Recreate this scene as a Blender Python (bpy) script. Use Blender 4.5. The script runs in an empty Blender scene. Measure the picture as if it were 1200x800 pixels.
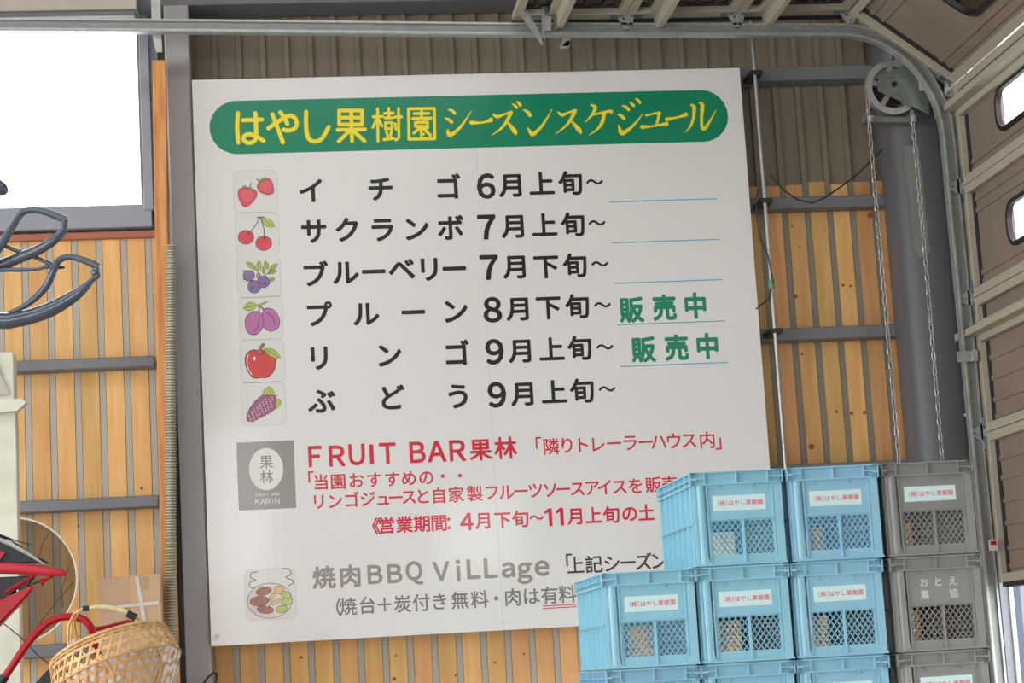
import bpy, bmesh, math, random
import numpy as np
from mathutils import Vector, Matrix
random.seed(7)
C = bpy.context.scene.collection
SC = bpy.context.scene

# ------------------------------------------------------------------ camera
R = np.array([[0.99157063, 0.05696653, -0.11637227],
              [-0.03767061, 0.98611364, 0.16174305],
              [0.12397022, -0.15599585, 0.97994728]])
FPX, CZ = 2462.54, 1.57
cam = bpy.data.objects.new('camera', bpy.data.cameras.new('camera'))
C.objects.link(cam)
cam.data.sensor_width = 36.0
cam.data.lens = FPX / 1200 * 36.0
cam.data.clip_start = 0.05
w = lambda r: Vector((r[0], r[2], -r[1]))
rt, dn, fw = w(R[0]), w(R[1]), w(R[2])
M4 = Matrix(((rt.x, -dn.x, -fw.x, 0), (rt.y, -dn.y, -fw.y, 0), (rt.z, -dn.z, -fw.z, CZ), (0, 0, 0, 1)))
cam.matrix_world = M4
SC.camera = cam

# ------------------------------------------------------------------ world, light, exposure
SC.view_settings.view_transform = 'Standard'
SC.view_settings.look = 'None'
SC.view_settings.gamma = 1
SC.view_settings.use_curve_mapping = False
SC.view_settings.exposure = 2.29
wd = bpy.data.worlds.new('overcast_sky'); SC.world = wd
wd.use_nodes = True
wn = wd.node_tree
bg = wn.nodes['Background']
tc = wn.nodes.new('ShaderNodeTexCoord'); sp = wn.nodes.new('ShaderNodeSeparateXYZ')
mr = wn.nodes.new('ShaderNodeMapRange'); cr = wn.nodes.new('ShaderNodeValToRGB')
wn.links.new(tc.outputs['Generated'], sp.inputs[0]); wn.links.new(sp.outputs['Z'], mr.inputs[0])
mr.inputs[1].default_value = -0.1; mr.inputs[2].default_value = 1.0
wn.links.new(mr.outputs[0], cr.inputs[0])
cr.color_ramp.elements[0].color = (1.0, 0.985, 0.95, 1)
cr.color_ramp.elements[1].color = (0.86, 0.93, 1.0, 1)
wn.links.new(cr.outputs[0], bg.inputs[0])
bg.inputs[1].default_value = 1.0


def portal(loc, rot, sx, sy):
    l = bpy.data.lights.new('opening_portal', 'AREA'); l.shape = 'RECTANGLE'; l.size = sx; l.size_y = sy
    l.cycles.is_portal = True
    o = bpy.data.objects.new('opening_portal', l); C.objects.link(o); o.location = loc; o.rotation_euler = rot


PI = math.pi
portal((-2.4, -5.0, 2.35), (PI / 2, 0, 0), 5.0, 4.3)        # open front, light goes +Y
portal((-4.95, 2.5, 2.35), (0, -PI / 2, 0), 4.3, 11.0)     # open left side, light goes +X
portal((-0.7, 4.55, 6.12), (0, 0, 0), 7.4, 1.7)            # added skylight
portal((-1.6, 9.85, 3.9), (-PI / 2, 0, 0), 2.2, 1.5)        # window in the sign wall
portal((3.6, 7.2, 2.0), (0, PI / 2, 0), 4.0, 4.3)          # under the raised door


# ------------------------------------------------------------------ helpers
def ray(px, py):
    d = R.T @ np.array([px - 600, py - 400, FPX])
    return Vector((d[0], d[2], -d[1]))


def P(px, py, Y):
    d = ray(px, py); return d * (Y / d.y) + Vector((0, 0, CZ))


def PX(px, py, X):
    d = ray(px, py); return d * (X / d.x) + Vector((0, 0, CZ))


def PXs(p):
    """pixels per metre along X at point p"""
    def pr(q):
        v = R @ np.array([q.x, -(q.z - CZ), q.y]); return 600 + FPX * v[0] / v[2], 400 + FPX * v[1] / v[2]
    a = pr(p); b = pr(p + Vector((0.01, 0, 0)))
    return math.hypot(b[0] - a[0], b[1] - a[1]) / 0.01


def lin(c):
    if max(c) > 1: c = [x / 255 for x in c]
    return tuple((x / 12.92 if x <= 0.04045 else ((x + 0.055) / 1.055) ** 2.4) for x in c)


def mat(name, col, rough=0.6, metal=0.0, var=0.12, scale=8.0, bump=0.0, stretch=(1, 1, 1), coat=0.0,
        col2=None, rnd=0.0, spec=0.5, alpha=1.0, trans=0.0, huernd=0.0):
    m = bpy.data.materials.new(name); m.use_nodes = True
    nt = m.node_tree; b = nt.nodes['Principled BSDF']
    N = nt.nodes.new; L = nt.links.new
    c = lin(col); c2 = lin(col2) if col2 else tuple(x * (1 - var) for x in c)
    t = N('ShaderNodeTexCoord'); mp = N('ShaderNodeMapping'); nz = N('ShaderNodeTexNoise')
    mp.inputs['Scale'].default_value = stretch
    nz.inputs['Scale'].default_value = scale; nz.inputs['Detail'].default_value = 5
    L(t.outputs['Object'], mp.inputs[0]); L(mp.outputs[0], nz.inputs[0])
    rp = N('ShaderNodeValToRGB'); rp.color_ramp.elements[0].position = 0.35; rp.color_ramp.elements[1].position = 0.65
    rp.color_ramp.elements[0].color = (*c2, 1); rp.color_ramp.elements[1].color = (*c, 1)
    L(nz.outputs[0], rp.inputs[0]); out = rp.outputs[0]
    if rnd or huernd:
        oi = N('ShaderNodeObjectInfo'); hs = N('ShaderNodeHueSaturation')
        m1 = N('ShaderNodeMapRange'); m1.inputs[3].default_value = 1 - rnd; m1.inputs[4].default_value = 1 + rnd
        L(oi.outputs['Random'], m1.inputs[0]); L(m1.outputs[0], hs.inputs['Value'])
        mu = N('ShaderNodeMath'); mu.operation = 'MULTIPLY'; mu.inputs[1].default_value = 17.3
        fr = N('ShaderNodeMath'); fr.operation = 'FRACT'
        L(oi.outputs['Random'], mu.inputs[0]); L(mu.outputs[0], fr.inputs[0])
        m2 = N('ShaderNodeMapRange'); m2.inputs[3].default_value = 0.5 - huernd; m2.inputs[4].default_value = 0.5 + huernd
        L(fr.outputs[0], m2.inputs[0]); L(m2.outputs[0], hs.inputs['Hue'])
        L(out, hs.inputs['Color']); out = hs.outputs[0]
        va = N('ShaderNodeVectorMath'); va.operation = 'ADD'; cm = N('ShaderNodeCombineXYZ')
        mu2 = N('ShaderNodeMath'); mu2.operation = 'MULTIPLY'; mu2.inputs[1].default_value = 40
        L(oi.outputs['Random'], mu2.inputs[0])
        for k in range(3): L(mu2.outputs[0], cm.inputs[k])
        L(t.outputs['Object'], va.inputs[0]); L(cm.outputs[0], va.inputs[1]); L(va.outputs[0], mp.inputs[0])
    L(out, b.inputs['Base Color'])
    b.inputs['Roughness'].default_value = rough; b.inputs['Metallic'].default_value = metal
    b.inputs['Specular IOR Level'].default_value = spec
    b.inputs['Coat Weight'].default_value = coat; b.inputs['Coat Roughness'].default_value = 0.07
    b.inputs['Alpha'].default_value = alpha
    b.inputs['Transmission Weight'].default_value = trans
    if bump:
        bp = N('ShaderNodeBump'); bp.inputs['Strength'].default_value = bump; bp.inputs['Distance'].default_value = 0.004
        L(nz.outputs[0], bp.inputs['Height']); L(bp.outputs[0], b.inputs['Normal'])
    return m


class MB:
    def __init__(s): s.v = []; s.f = []; s.m = []; s.mi = 0

    def add(s, vs, fs):
        o = len(s.v); s.v += [tuple(v) for v in vs]
        for f in fs: s.f.append([i + o for i in f]); s.m.append(s.mi)
        return s

    def box(s, a, b, M=None):
        x0, y0, z0 = a; x1, y1, z1 = b
        vs = [Vector(v) for v in ((x0, y0, z0), (x1, y0, z0), (x1, y1, z0), (x0, y1, z0), (x0, y0, z1), (x1, y0, z1), (x1, y1, z1), (x0, y1, z1))]
        if M is not None: vs = [M @ v for v in vs]
        return s.add(vs, [(0, 3, 2, 1), (4, 5, 6, 7), (0, 1, 5, 4), (1, 2, 6, 5), (2, 3, 7, 6), (3, 0, 4, 7)])

    def cbox(s, c, d, M=None):
        return s.box([c[i] - d[i] / 2 for i in range(3)], [c[i] + d[i] / 2 for i in range(3)], M)

    def prism(s, pts, ext):
        """closed polygon (list of Vector) extruded by vector ext"""
        n = len(pts); ext = Vector(ext); pts = [Vector(p) for p in pts]
        return s.add(pts + [p + ext for p in pts],
                     [list(range(n))[::-1], list(range(n, 2 * n))] + [(i, (i + 1) % n, n + (i + 1) % n, n + i) for i in range(n)])

    def poly(s, pts): return s.add(pts, [list(range(len(pts)))])

    def tube(s, path, r, n=8, cap=True, flat=None, up=None):
        path = [Vector(p) for p in path]
        if not hasattr(r, '__len__'): r = [r] * len(path)
        t0 = (path[1] - path[0]).normalized()
        up = Vector(up) if up else (Vector((0, 0, 1)) if abs(t0.z) < 0.9 else Vector((1, 0, 0)))
        u = t0.cross(up).normalized(); vs = []
        for i, p in enumerate(path):
            t = (path[min(i + 1, len(path) - 1)] - path[max(i - 1, 0)]).normalized()
            u = (u - t * u.dot(t)).normalized(); v = t.cross(u)
            fl = flat if flat else 1.0
            for k in range(n):
                a = 2 * PI * k / n
                vs.append(p + (u * math.cos(a) * fl + v * math.sin(a)) * r[i])
        fs = []
        for i in range(len(path) - 1):
            for k in range(n):
                fs.append((i * n + k, i * n + (k + 1) % n, (i + 1) * n + (k + 1) % n, (i + 1) * n + k))
        if cap: fs += [list(range(n))[::-1], [(len(path) - 1) * n + k for k in range(n)]]
        return s.add(vs, fs)

    def lathe(s, prof, c=(0, 0, 0), axis='z', n=24, M=None):
        """prof: (r, h) list"""
        vs = []
        for (r_, h) in prof:
            for k in range(n):
                a = 2 * PI * k / n; x, y = r_ * math.cos(a), r_ * math.sin(a)
                v = Vector((x, y, h)) if axis == 'z' else (Vector((x, h, y)) if axis == 'y' else Vector((h, x, y)))
                v = v + Vector(c)
                vs.append(M @ v if M is not None else v)
        m = len(prof)
        fs = [(i * n + k, i * n + (k + 1) % n, (i + 1) * n + (k + 1) % n, (i + 1) * n + k) for i in range(m - 1) for k in range(n)]
        if prof[0][0] > 1e-5 and prof[0] != prof[-1]: fs.append([k for k in range(n)][::-1])
        if prof[-1][0] > 1e-5 and prof[0] != prof[-1]: fs.append([(m - 1) * n + k for k in range(n)])
        return s.add(vs, fs)

    def build(s, name, mats, parent=None, smooth=False, bevel=0.0, label=None):
        me = bpy.data.meshes.new(name); me.from_pydata(s.v, [], s.f)
        ms = mats if isinstance(mats, (list, tuple)) else [mats]
        for m in ms: me.materials.append(m)
        if len(ms) > 1:
            for p, i in zip(me.polygons, s.m): p.material_index = i
        bm = bmesh.new(); bm.from_mesh(me); bmesh.ops.recalc_face_normals(bm, faces=bm.faces)
        if bevel: bmesh.ops.bevel(bm, geom=bm.edges[:], offset=bevel, segments=1, affect='EDGES')
        bm.to_mesh(me); bm.free()
        if smooth:
            for p in me.polygons: p.use_smooth = True
            try: me.set_sharp_from_angle(angle=math.radians(40))
            except Exception: pass
        o = bpy.data.objects.new(name, me); C.objects.link(o)
        if parent is not None: o.parent = parent
        if label: o['label'] = label
        return o


def tag(o, label=None, cat=None, group=None, kind=None):
    if label: o['label'] = label
    if cat: o['category'] = cat
    if group: o['group'] = group
    if kind: o['kind'] = kind
    return o


def thing(name, label, cat, loc=(0, 0, 0), group=None):
    o = bpy.data.objects.new(name, None); C.objects.link(o); o.location = loc; o.empty_display_size = 0.1
    return tag(o, label, cat, group)


def rebase(root, kids):
    """meshes authored in world space: shift them so that they hang from the empty's location"""
    l = root.location.copy()
    for k in kids: k.location = -l


def world_kids(root, depth=2):
    for k in list(root.children):
        k.location = k.location - root.location


# ------------------------------------------------------------------ glyphs
_fc = bpy.data.curves.new('glyph', 'FONT'); _fo = bpy.data.objects.new('glyph', _fc); C.objects.link(_fo)
_cache = {}


def glyph1(ch):
    k = ch
    if k not in _cache:
        _fc.body = ch; _fc.resolution_u = 3
        bpy.context.view_layer.update()
        dg = bpy.context.evaluated_depsgraph_get()
        me = bpy.data.meshes.new_from_object(_fo.evaluated_get(dg))
        _cache[k] = ([v.co.copy() for v in me.vertices], [tuple(p.vertices) for p in me.polygons])
        bpy.data.meshes.remove(me)
    return _cache[k]


def glyph(ch, off, n=6):
    """outline of a character; off > 0 thickens it by layering copies shifted by off (z carries the layer)"""
    vs, fs = glyph1(ch)
    if off <= 0: return vs, fs
    V_, F_ = [], []
    for i in range(n):
        a = 2 * PI * (i + 0.5) / n; o_ = len(V_)
        V_ += [Vector((v.x + off * math.cos(a), v.y + off * math.sin(a), i)) for v in vs]; F_ += [[j + o_ for j in f] for f in fs]
    return V_, F_


def put(mb, ch, px, py, em, Y, off=0.0, sx=1.0):
    """one printed character upright on the plane Y, its body centred on the photograph point"""
    if ch in '1I':
        c = P(px, py, Y); k = em / PXs(c); h = 0.37 * k; t = (0.048 + off) * k
        mb.box((c.x - t, Y - 0.0002, c.z - h), (c.x + t, Y, c.z + h))
        if ch == '1': mb.prism([Vector((c.x - t, Y - .0002, c.z + h)), Vector((c.x - t, Y - .0002, c.z + h - 2.2 * t)), Vector((c.x - 3.4 * t, Y - .0002, c.z + h - 3.4 * t)), Vector((c.x - 3.4 * t, Y - .0002, c.z + h - 1.9 * t))], (0, 0.0002, 0))
        return
    wide = ch.isascii() and ch.isalnum()
    if wide: ch = chr(ord(ch) + 0xFEE0)
    vs, fs = glyph(ch, off)
    if not vs: return
    c = P(px, py, Y); k = em / PXs(c)
    xs = [v.x for v in vs]; ys = [v.y for v in vs]
    cx = (min(xs) + max(xs)) / 2 if wide else 0.5
    cy = (min(ys) + max(ys)) / 2 if wide and ch not in 'ｇ' else 0.375
    if ch == 'ｇ': cy = 0.2
    mb.add([Vector((c.x + (v.x - cx) * k * sx, Y - v.z * 0.00002, c.z + (v.y - cy) * k)) for v in vs], fs)


# ------------------------------------------------------------------ materials
m_board = mat('white_sign_board', (226, 226, 225), rough=0.3, var=0.02, scale=1.2, coat=0.6)
m_sheet = mat('siding_taupe', (140, 128, 112), rough=0.55, var=0.15, scale=3, stretch=(6, 6, 0.6), metal=0.1)
m_wood = mat('cedar_slat', (230, 182, 120), rough=0.6, col2=(218, 164, 100), scale=4, stretch=(7, 7, 0.7), rnd=0.13, huernd=0.010, bump=0.1)
m_knot = mat('knot_wood', (158, 98, 52), rough=0.7)
m_steel = mat('grey_painted_steel', (118, 121, 127), rough=0.5, var=0.12, scale=6)
m_col = mat('dark_grey_column', (168, 168, 171), rough=0.45, var=0.1, scale=2, stretch=(2, 2, 0.5))
m_colr = mat('charcoal_column', (100, 101, 106), rough=0.45, var=0.1, scale=2, stretch=(2, 2, 0.5))
m_patch = mat('lighter_grey_paint', (134, 135, 133), rough=0.5, var=0.08)
m_timber = mat('orange_timber', (222, 158, 96), rough=0.6, col2=(196, 124, 66), scale=7, stretch=(8, 8, 0.7), bump=0.2)
m_red_trim = mat('red_brown_trim', (178, 108, 84), rough=0.6)
m_galv = mat('galvanised_steel', (186, 188, 186), rough=0.38, metal=0.6, var=0.18, scale=25)
m_galvb = mat('zinc_plated', (150, 172, 184), rough=0.3, metal=0.8, var=0.35, scale=60)
m_cream = mat('cream_door_frame', (178, 171, 156), rough=0.5, var=0.06)
m_beige = mat('beige_lintel', (200, 192, 182), rough=0.6, var=0.05)
m_panel = mat('door_sheet', (140, 126, 114), rough=0.5, var=0.12, scale=5)
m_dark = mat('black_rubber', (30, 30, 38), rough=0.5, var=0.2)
m_hose = mat('hose_metal', (176, 174, 156), rough=0.45, metal=0.3, var=0.05, scale=3)
m_blue = mat('blue_crate_plastic', (144, 197, 219), rough=0.42, var=0.06, scale=10, rnd=0.04, huernd=0.012)
m_grey = mat('grey_crate_plastic', (142, 144, 140), rough=0.42, var=0.09, scale=10, rnd=0.04)
m_stick = mat('pale_cyan_sticker', (208, 236, 238), rough=0.5, var=0.05)
m_pink = mat('pink_print', (226, 96, 116), rough=0.5)
m_green = mat('green_banner', (0, 134, 98), rough=0.3, var=0.04, scale=2, coat=0.5)
m_yellow = mat('yellow_print', (244, 226, 44), rough=0.4, var=0.02, coat=0.5)
m_gold = mat('dark_yellow_edge', (176, 150, 20), rough=0.4, var=0.02)
m_black = mat('black_print', (26, 26, 30), rough=0.35, var=0.05, coat=0.5)
m_red = mat('red_print', (212, 30, 64), rough=0.35, var=0.03, coat=0.5)
m_gp = mat('green_print', (16, 136, 100), rough=0.35, var=0.05, coat=0.5)
m_gr1 = mat('grey_print', (150, 143, 137), rough=0.35, var=0.03, coat=0.5)
m_gr2 = mat('grey_print_thin', (124, 121, 119), rough=0.35, var=0.03, coat=0.5)
m_br = mat('dark_brown_print', (66, 52, 52), rough=0.35, var=0.03, coat=0.5)
m_ln = mat('light_blue_line', (90, 170, 204), rough=0.35)
m_logo = mat('grey_logo', (146, 145, 141), rough=0.3, var=0.03, coat=0.5)
m_white = mat('white_print', (228, 227, 224), rough=0.3, var=0.02)
m_stk2 = mat('fruit_sticker', (222, 222, 219), rough=0.22, var=0.02, coat=0.2)
m_edge = mat('sticker_edge', (196, 195, 193), rough=0.3, var=0.02)
m_conc = mat('concrete', (150, 147, 140), rough=0.85, var=0.1, scale=2)
m_lit_steel = mat('lit_steel_white', (228, 230, 236), rough=0.35, metal=0.2, var=0.04)
m_cable = mat('black_cable', (34, 34, 36), rough=0.5)
m_card = mat('cardboard', (196, 164, 136), rough=0.85, var=0.06, scale=30)
m_tape = mat('packing_tape', (206, 202, 200), rough=0.4, var=0.04)
m_tape2 = mat('brown_tape', (176, 148, 112), rough=0.4, var=0.04)
m_bamboo = mat('bamboo', (214, 176, 122), rough=0.5, col2=(188, 144, 90), scale=20, bump=0.1)
m_bamb2 = mat('bamboo_wrap', (216, 204, 148), rough=0.45, var=0.2, scale=40)
m_lining = mat('white_lining', (232, 224, 224), rough=0.4, var=0.1, scale=30, bump=0.6)
m_redp = mat('red_paint', (168, 8, 28), rough=0.4, var=0.08, coat=0.1, spec=0.3)
m_redm = mat('matt_red_padding', (196, 44, 62), rough=0.55, var=0.1)
m_blk = mat('glossy_black', (74, 84, 100), rough=0.22, var=0.1, coat=0.4)  # black lifted to slate blue, the left-hand haze put into the colour
m_post = mat('cream_machine_paint', (214, 214, 200), rough=0.5, var=0.1, scale=9, col2=(196, 198, 180))
m_hoop = mat('white_hoop', (232, 224, 212), rough=0.4)
m_kerb = mat('asphalt_yard', (176, 172, 166), rough=0.9, var=0.1)

m_glass = bpy.data.materials.new('window_glass'); m_glass.use_nodes = True
_b = m_glass.node_tree.nodes['Principled BSDF']
_n = m_glass.node_tree
_t = _n.nodes.new('ShaderNodeBsdfTransparent'); _g = _n.nodes.new('ShaderNodeBsdfGlossy'); _x = _n.nodes.new('ShaderNodeMixShader')
_g.inputs['Roughness'].default_value = 0.03; _x.inputs[0].default_value = 0.06
_n.links.new(_t.outputs[0], _x.inputs[1]); _n.links.new(_g.outputs[0], _x.inputs[2])
_n.links.new(_x.outputs[0], _n.nodes['Material Output'].inputs[0])
m_net = bpy.data.materials.new('dark_mesh_net'); m_net.use_nodes = True
_n = m_net.node_tree; _t = _n.nodes.new('ShaderNodeBsdfTransparent'); _d = _n.nodes.new('ShaderNodeBsdfDiffuse'); _x = _n.nodes.new('ShaderNodeMixShader')
_d.inputs[0].default_value = (0.045, 0.038, 0.03, 1); _x.inputs[0].default_value = 0.68
_n.links.new(_t.outputs[0], _x.inputs[1]); _n.links.new(_d.outputs[0], _x.inputs[2])
_n.links.new(_x.outputs[0], _n.nodes['Material Output'].inputs[0])

# ------------------------------------------------------------------ the building
YW = 9.66          # inner face of the siding flats
XD = 3.46          # inner face of the door wall
MB().box((-5, -5, -0.1), (3.6, 9.9, 0)).build('floor', m_conc)['kind'] = 'structure'
MB().box((-9, -14, -0.14), (14, 20, -0.11)).build('ground', m_kerb)['kind'] = 'structure'
SKY = (-4.4, 3.0, 3.7, 5.4)       # unseen skylight added to light the board and left column
mb = MB(); mb.box((-5.2, -5.2, 6.0), (3.8, SKY[2], 6.1)); mb.box((-5.2, SKY[3], 6.0), (3.8, 10.0, 6.1)); mb.box((-5.2, SKY[2], 6.0), (SKY[0], SKY[3], 6.1)); mb.box((SKY[1], SKY[2], 6.0), (3.8, SKY[3], 6.1))
mb.build('ceiling', m_sheet)['kind'] = 'structure'
mb = MB()
for k in range(6): x_ = SKY[0] + (SKY[1] - SKY[0]) * k / 5; mb.box((x_ - .02, SKY[2], 6.0), (x_ + .02, SKY[3], 6.06))
wo2 = mb.build('added_skylight', m_steel); wo2['kind'] = 'structure'
MB().box((SKY[0], SKY[2], 6.06), (SKY[1], SKY[3], 6.066)).build('pane', m_glass, wo2)

PITCH, X0 = 0.1118, 0.113
wl, wr = -4.95, XD
zsill = P(80, 262, YW).z          # bottom of the window frame
zhead = P(80, 20, YW).z
xjamb = P(163, 150, YW).x


def siding(mb, xa, xb, za, zb):
    k0 = math.ceil((xa - X0) / PITCH); prof = [(xa, YW)]
    k = k0 - 1
    while True:
        c = X0 + k * PITCH
        if c - 0.018 > xb: break
        for dx, y in ((-0.0145, YW), (-0.0125, YW - 0.021), (0.0125, YW - 0.021), (0.0145, YW)):
            if xa < c + dx < xb: prof.append((c + dx, y))
        k += 1
    prof.append((xb, YW)); n = len(prof)
    vs = [Vector((x, y, z)) for z in (za, zb) for x, y in prof]
    mb.add(vs, [(i, i + 1, n + i + 1, n + i) for i in range(n - 1)])
    mb.box((xa, YW + 0.004, za), (xb, YW + 0.05, zb))


mb = MB()
siding(mb, wl, xjamb, 0, zsill); siding(mb, xjamb, wr, 0, 6.0); siding(mb, wl, xjamb, zhead + 0.5, 6.0)
mb.box((wl, YW, zsill), (wl + 1.3, YW + 0.05, zhead + 0.5))
wall = mb.build('wall_back', m_sheet); wall['kind'] = 'structure'

# wooden slats between the siding ribs
SW, SY0, SY1 = 0.0815, YW - 0.026, YW - 0.006
zt_right = P(975, 214, SY0).z
slat_mesh = {}


def slat(xc, z0, z1):
    key = (round(z0, 2), round(z1, 1))
    m = MB(); h = (z1 - z0) / 2
    if key not in slat_mesh:
        o = m.box((-SW / 2, -0.01, -h), (SW / 2, 0.01, h)).build('slat', m_wood, wall, bevel=0.0018)
        slat_mesh[key] = o.data
        o.location = (xc, (SY0 + SY1) / 2, (z0 + z1) / 2); return o
    o = bpy.data.objects.new('slat', slat_mesh[key]); C.objects.link(o); o.parent = wall
    o.location = (xc, (SY0 + SY1) / 2, (z0 + z1) / 2); return o


for k in range(-42, 30):
    xc = X0 + (k + 0.5) * PITCH
    if xc < -2.4 or xc > 3.08: continue
    if xc < -0.36:
        slat(xc, 0.35, P(100, 281, SY0).z)
    else:
        s_ = slat(xc, 0.35, zt_right); s_.location.z += random.uniform(-0.012, 0.012)
m_strip2 = mat('shaded_bare_metal', (140, 134, 122), rough=0.5, var=0.08, scale=6)  # same strips at the right end, darkened for the weaker light there
m_strip = mat('lit_bare_metal', (178, 172, 162), rough=0.5, var=0.08, scale=6)  # stronger light in the left gaps put into the strip colour
st_mesh = {}
for k in range(-21, 30):
    xc = X0 + k * PITCH
    if xc < -2.4 or xc > 3.05: continue
    z1_ = P(100, 281, SY0).z if xc < -0.36 else 3.3 if False else zt_right
    key = (round(z1_, 2), xc > 2)
    if key not in st_mesh:
        o = MB().box((-0.0135, 0, 0.35), (0.0135, 0.003, z1_)).build('joint_strip', m_strip if xc < 2 else m_strip2, wall); st_mesh[key] = o.data
    else:
        o = bpy.data.objects.new('joint_strip', st_mesh[key]); C.objects.link(o); o.parent = wall
    o.location = (xc, YW - 0.0245, 0)
mb = MB()
for (px, py, r_) in ((951, 523, 4), (980, 482, 2.2), (998, 484, 2.5), (1013, 483, 2.5), (932, 347, 3.2), (988, 334, 2.2), (997, 335, 2),
                     (1020, 252, 4), (940, 415, 1.6), (353, 770, 2), (462, 795, 2.5), (464, 768, 1.4), (534, 791, 1.6), (614, 766, 1.6),
                     (580, 776, 1.6), (166, 572, 2), (92, 616, 1.6), (928, 265, 1.4), (937, 290, 1.4)):
    c = P(px, py, SY0 - 0.001); rr = r_ / 262
    mb.poly([c + Vector((math.cos(a) * rr, 0, math.sin(a) * rr * 0.9)) for a in [2 * PI * i / 14 for i in range(14)]])
mb.build('wood_knots', m_knot, wall)['kind'] = 'stuff'

# other walls
mb = MB()
mb.box((XD, 9.42, 0), (XD + 0.08, 9.9, 6.0)); mb.box((XD, 5.0, 4.42), (XD + 0.08, 9.5, 6.0)); mb.box((XD, -5, 0), (XD + 0.08, 5.0, 6.0))
mb.build('wall_right', m_sheet)['kind'] = 'structure'
mb = MB(); mb.box((-5.1, -5, 4.5), (-5, 9.9, 6)); mb.box((-5.1, 8.2, 0), (-5, 9.9, 4.5)); mb.box((-5.1, -5, 0), (-5, -3.2, 4.5))
mb.build('wall_left', m_sheet)['kind'] = 'structure'
mb = MB(); mb.box((-5, -5.1, 4.5), (3.5, -5, 6)); mb.box((-5, -5.1, 0), (-4.9, -5, 4.5))
fx0, fx1, fz0, fz1 = 2.02, 3.02, 2.72, 3.62       # small window that mirrors in the board
mb.box((0.15, -5.1, 0), (fx0, -5, 4.5)); mb.box((fx1, -5.1, 0), (3.5, -5, 4.5)); mb.box((fx0, -5.1, 0), (fx1, -5, fz0)); mb.box((fx0, -5.1, fz1), (fx1, -5, 4.5))
mb.build('wall_front', m_sheet)['kind'] = 'structure'

# girts: square tubes across the wall
gn = [0]


def girt(x0, x1, ptop, pbot, Yf, depth=0.1, mt=m_steel, bevel=0.004):
    gn[0] += 1
    zt = P(*ptop, Yf).z; zb = P(*pbot, Yf).z
    o = MB().box((x0, Yf, zb), (x1, Yf + depth, zt)).build('trim_%d' % gn[0], mt, bevel=bevel); o['kind'] = 'structure'
    return o


YG = 9.52
xr_col = 3.16
girt(-0.3, xr_col, (960, 77), (960, 93), YG)
girt(-0.3, xr_col, (975, 229), (975, 242.5), YG)
girt(-0.3, xr_col, (985, 382), (985, 396), YG)
girt(-0.3, xr_col, (1000, 541), (1000, 556), YG)
girt(-4.9, -0.43, (100, 419.5), (100, 432), YG)
girt(-4.9, -0.43, (100, 583.5), (100, 597), YG)
girt(-4.9, -0.43, (50, 755), (50, 770), YG)
girt(-4.9, XD, (400, -14), (400, 2.5), YG - 0.1, 0.2)

# window above left
win = MB()
yj = YW - 0.09
zf0, zf1 = P(80, 268, yj).z, P(80, 241.5, yj).z
win.box((-4.9, yj, zf0), (xjamb + 0.05, YW + 0.05, zf1))
win.box((-4.9, yj, zhead), (xjamb + 0.1, YW + 0.05, zhead + 0.06))
xw = P(165, 130, yj).x
win.box((xw, yj - 0.01, zf1 - 0.03), (xw + 0.045, YW + 0.05, zhead + 0.3))
win.box((xw + 0.045, yj + 0.03, zf1 - 0.03), (xw + 0.085, YW + 0.05, zhead + 0.3))
win.box((-2.75, yj, zf1), (-2.67, YW + 0.05, zhead))
m_wf = mat('window_frame_grey', (150, 155, 166), rough=0.4, var=0.06)
wo = win.build('window_1', m_wf, bevel=0.003); wo['kind'] = 'structure'
MB().box((-4.9, YW, zf1), (xw, YW + 0.006, zhead)).build('pane', m_glass, wo)
girt(-4.9, -0.40, (100, 271.5), (100, 280), SY0 - 0.03, 0.04, m_red_trim)
# pale lintel above the window
yl = 9.35
gn[0] += 1
o = MB().box((-4.9, yl, P(80, 11, yl).z), (P(160, 5, yl).x, yl + 0.2, P(80, -30, yl).z)).build('trim_%d' % gn[0], m_beige, bevel=0.004); o['kind'] = 'structure'
gn[0] += 1
o = MB().box((-4.9, yl + 0.02, P(80, 17.2, yl).z), (P(158, 15, yl).x, yl + 0.2, P(80, 11.4, yl).z)).build('trim_%d' % gn[0], m_steel, bevel=0.003); o['kind'] = 'structure'

# columns
yc = 9.425
xl, xr = P(196.5, 200, yc).x, P(247.5, 780, yc).x
mb = MB().box((xl + 0.004, yc, 0), (xr, yc + 0.17, 6.0))
o = mb.build('steel_column', m_col, bevel=0.008); tag(o, 'grey square steel column along the left edge of the white signboard', 'column', kind='structure')
mb = MB()
n = 28
cx, cy, rr = 3.185, 9.46, 0.155
pr = []
for k in range(n):
    a = 2 * PI * k / n; e = 0.62
    pr.append((cx + rr * math.copysign(abs(math.cos(a)) ** e, math.cos(a)), cy + rr * math.copysign(abs(math.sin(a)) ** e, math.sin(a))))
mb.prism([Vector((x, y, 0)) for x, y in pr], (0, 0, 6.0))
col2 = mb.build('steel_column', m_colr, smooth=True)
tag(col2, 'dark grey rounded steel column behind the hoist chains', 'column', kind='structure')
yy = cy - rr - 0.0012
a, b = P(1061, 200, yy), P(1082, 303, yy)
MB().prism([Vector((a.x, yy, a.z + 0.12)), Vector((a.x + 0.075, yy, a.z + 0.12)), Vector((a.x + 0.085, yy, b.z + .03)), Vector((a.x + 0.03, yy, b.z)), Vector((a.x + 0.012, yy, b.z + .05))], (0, 0.002, 0)).build('paint_patch', m_patch, col2, label='lighter grey rectangle of touched-up paint')

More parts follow.
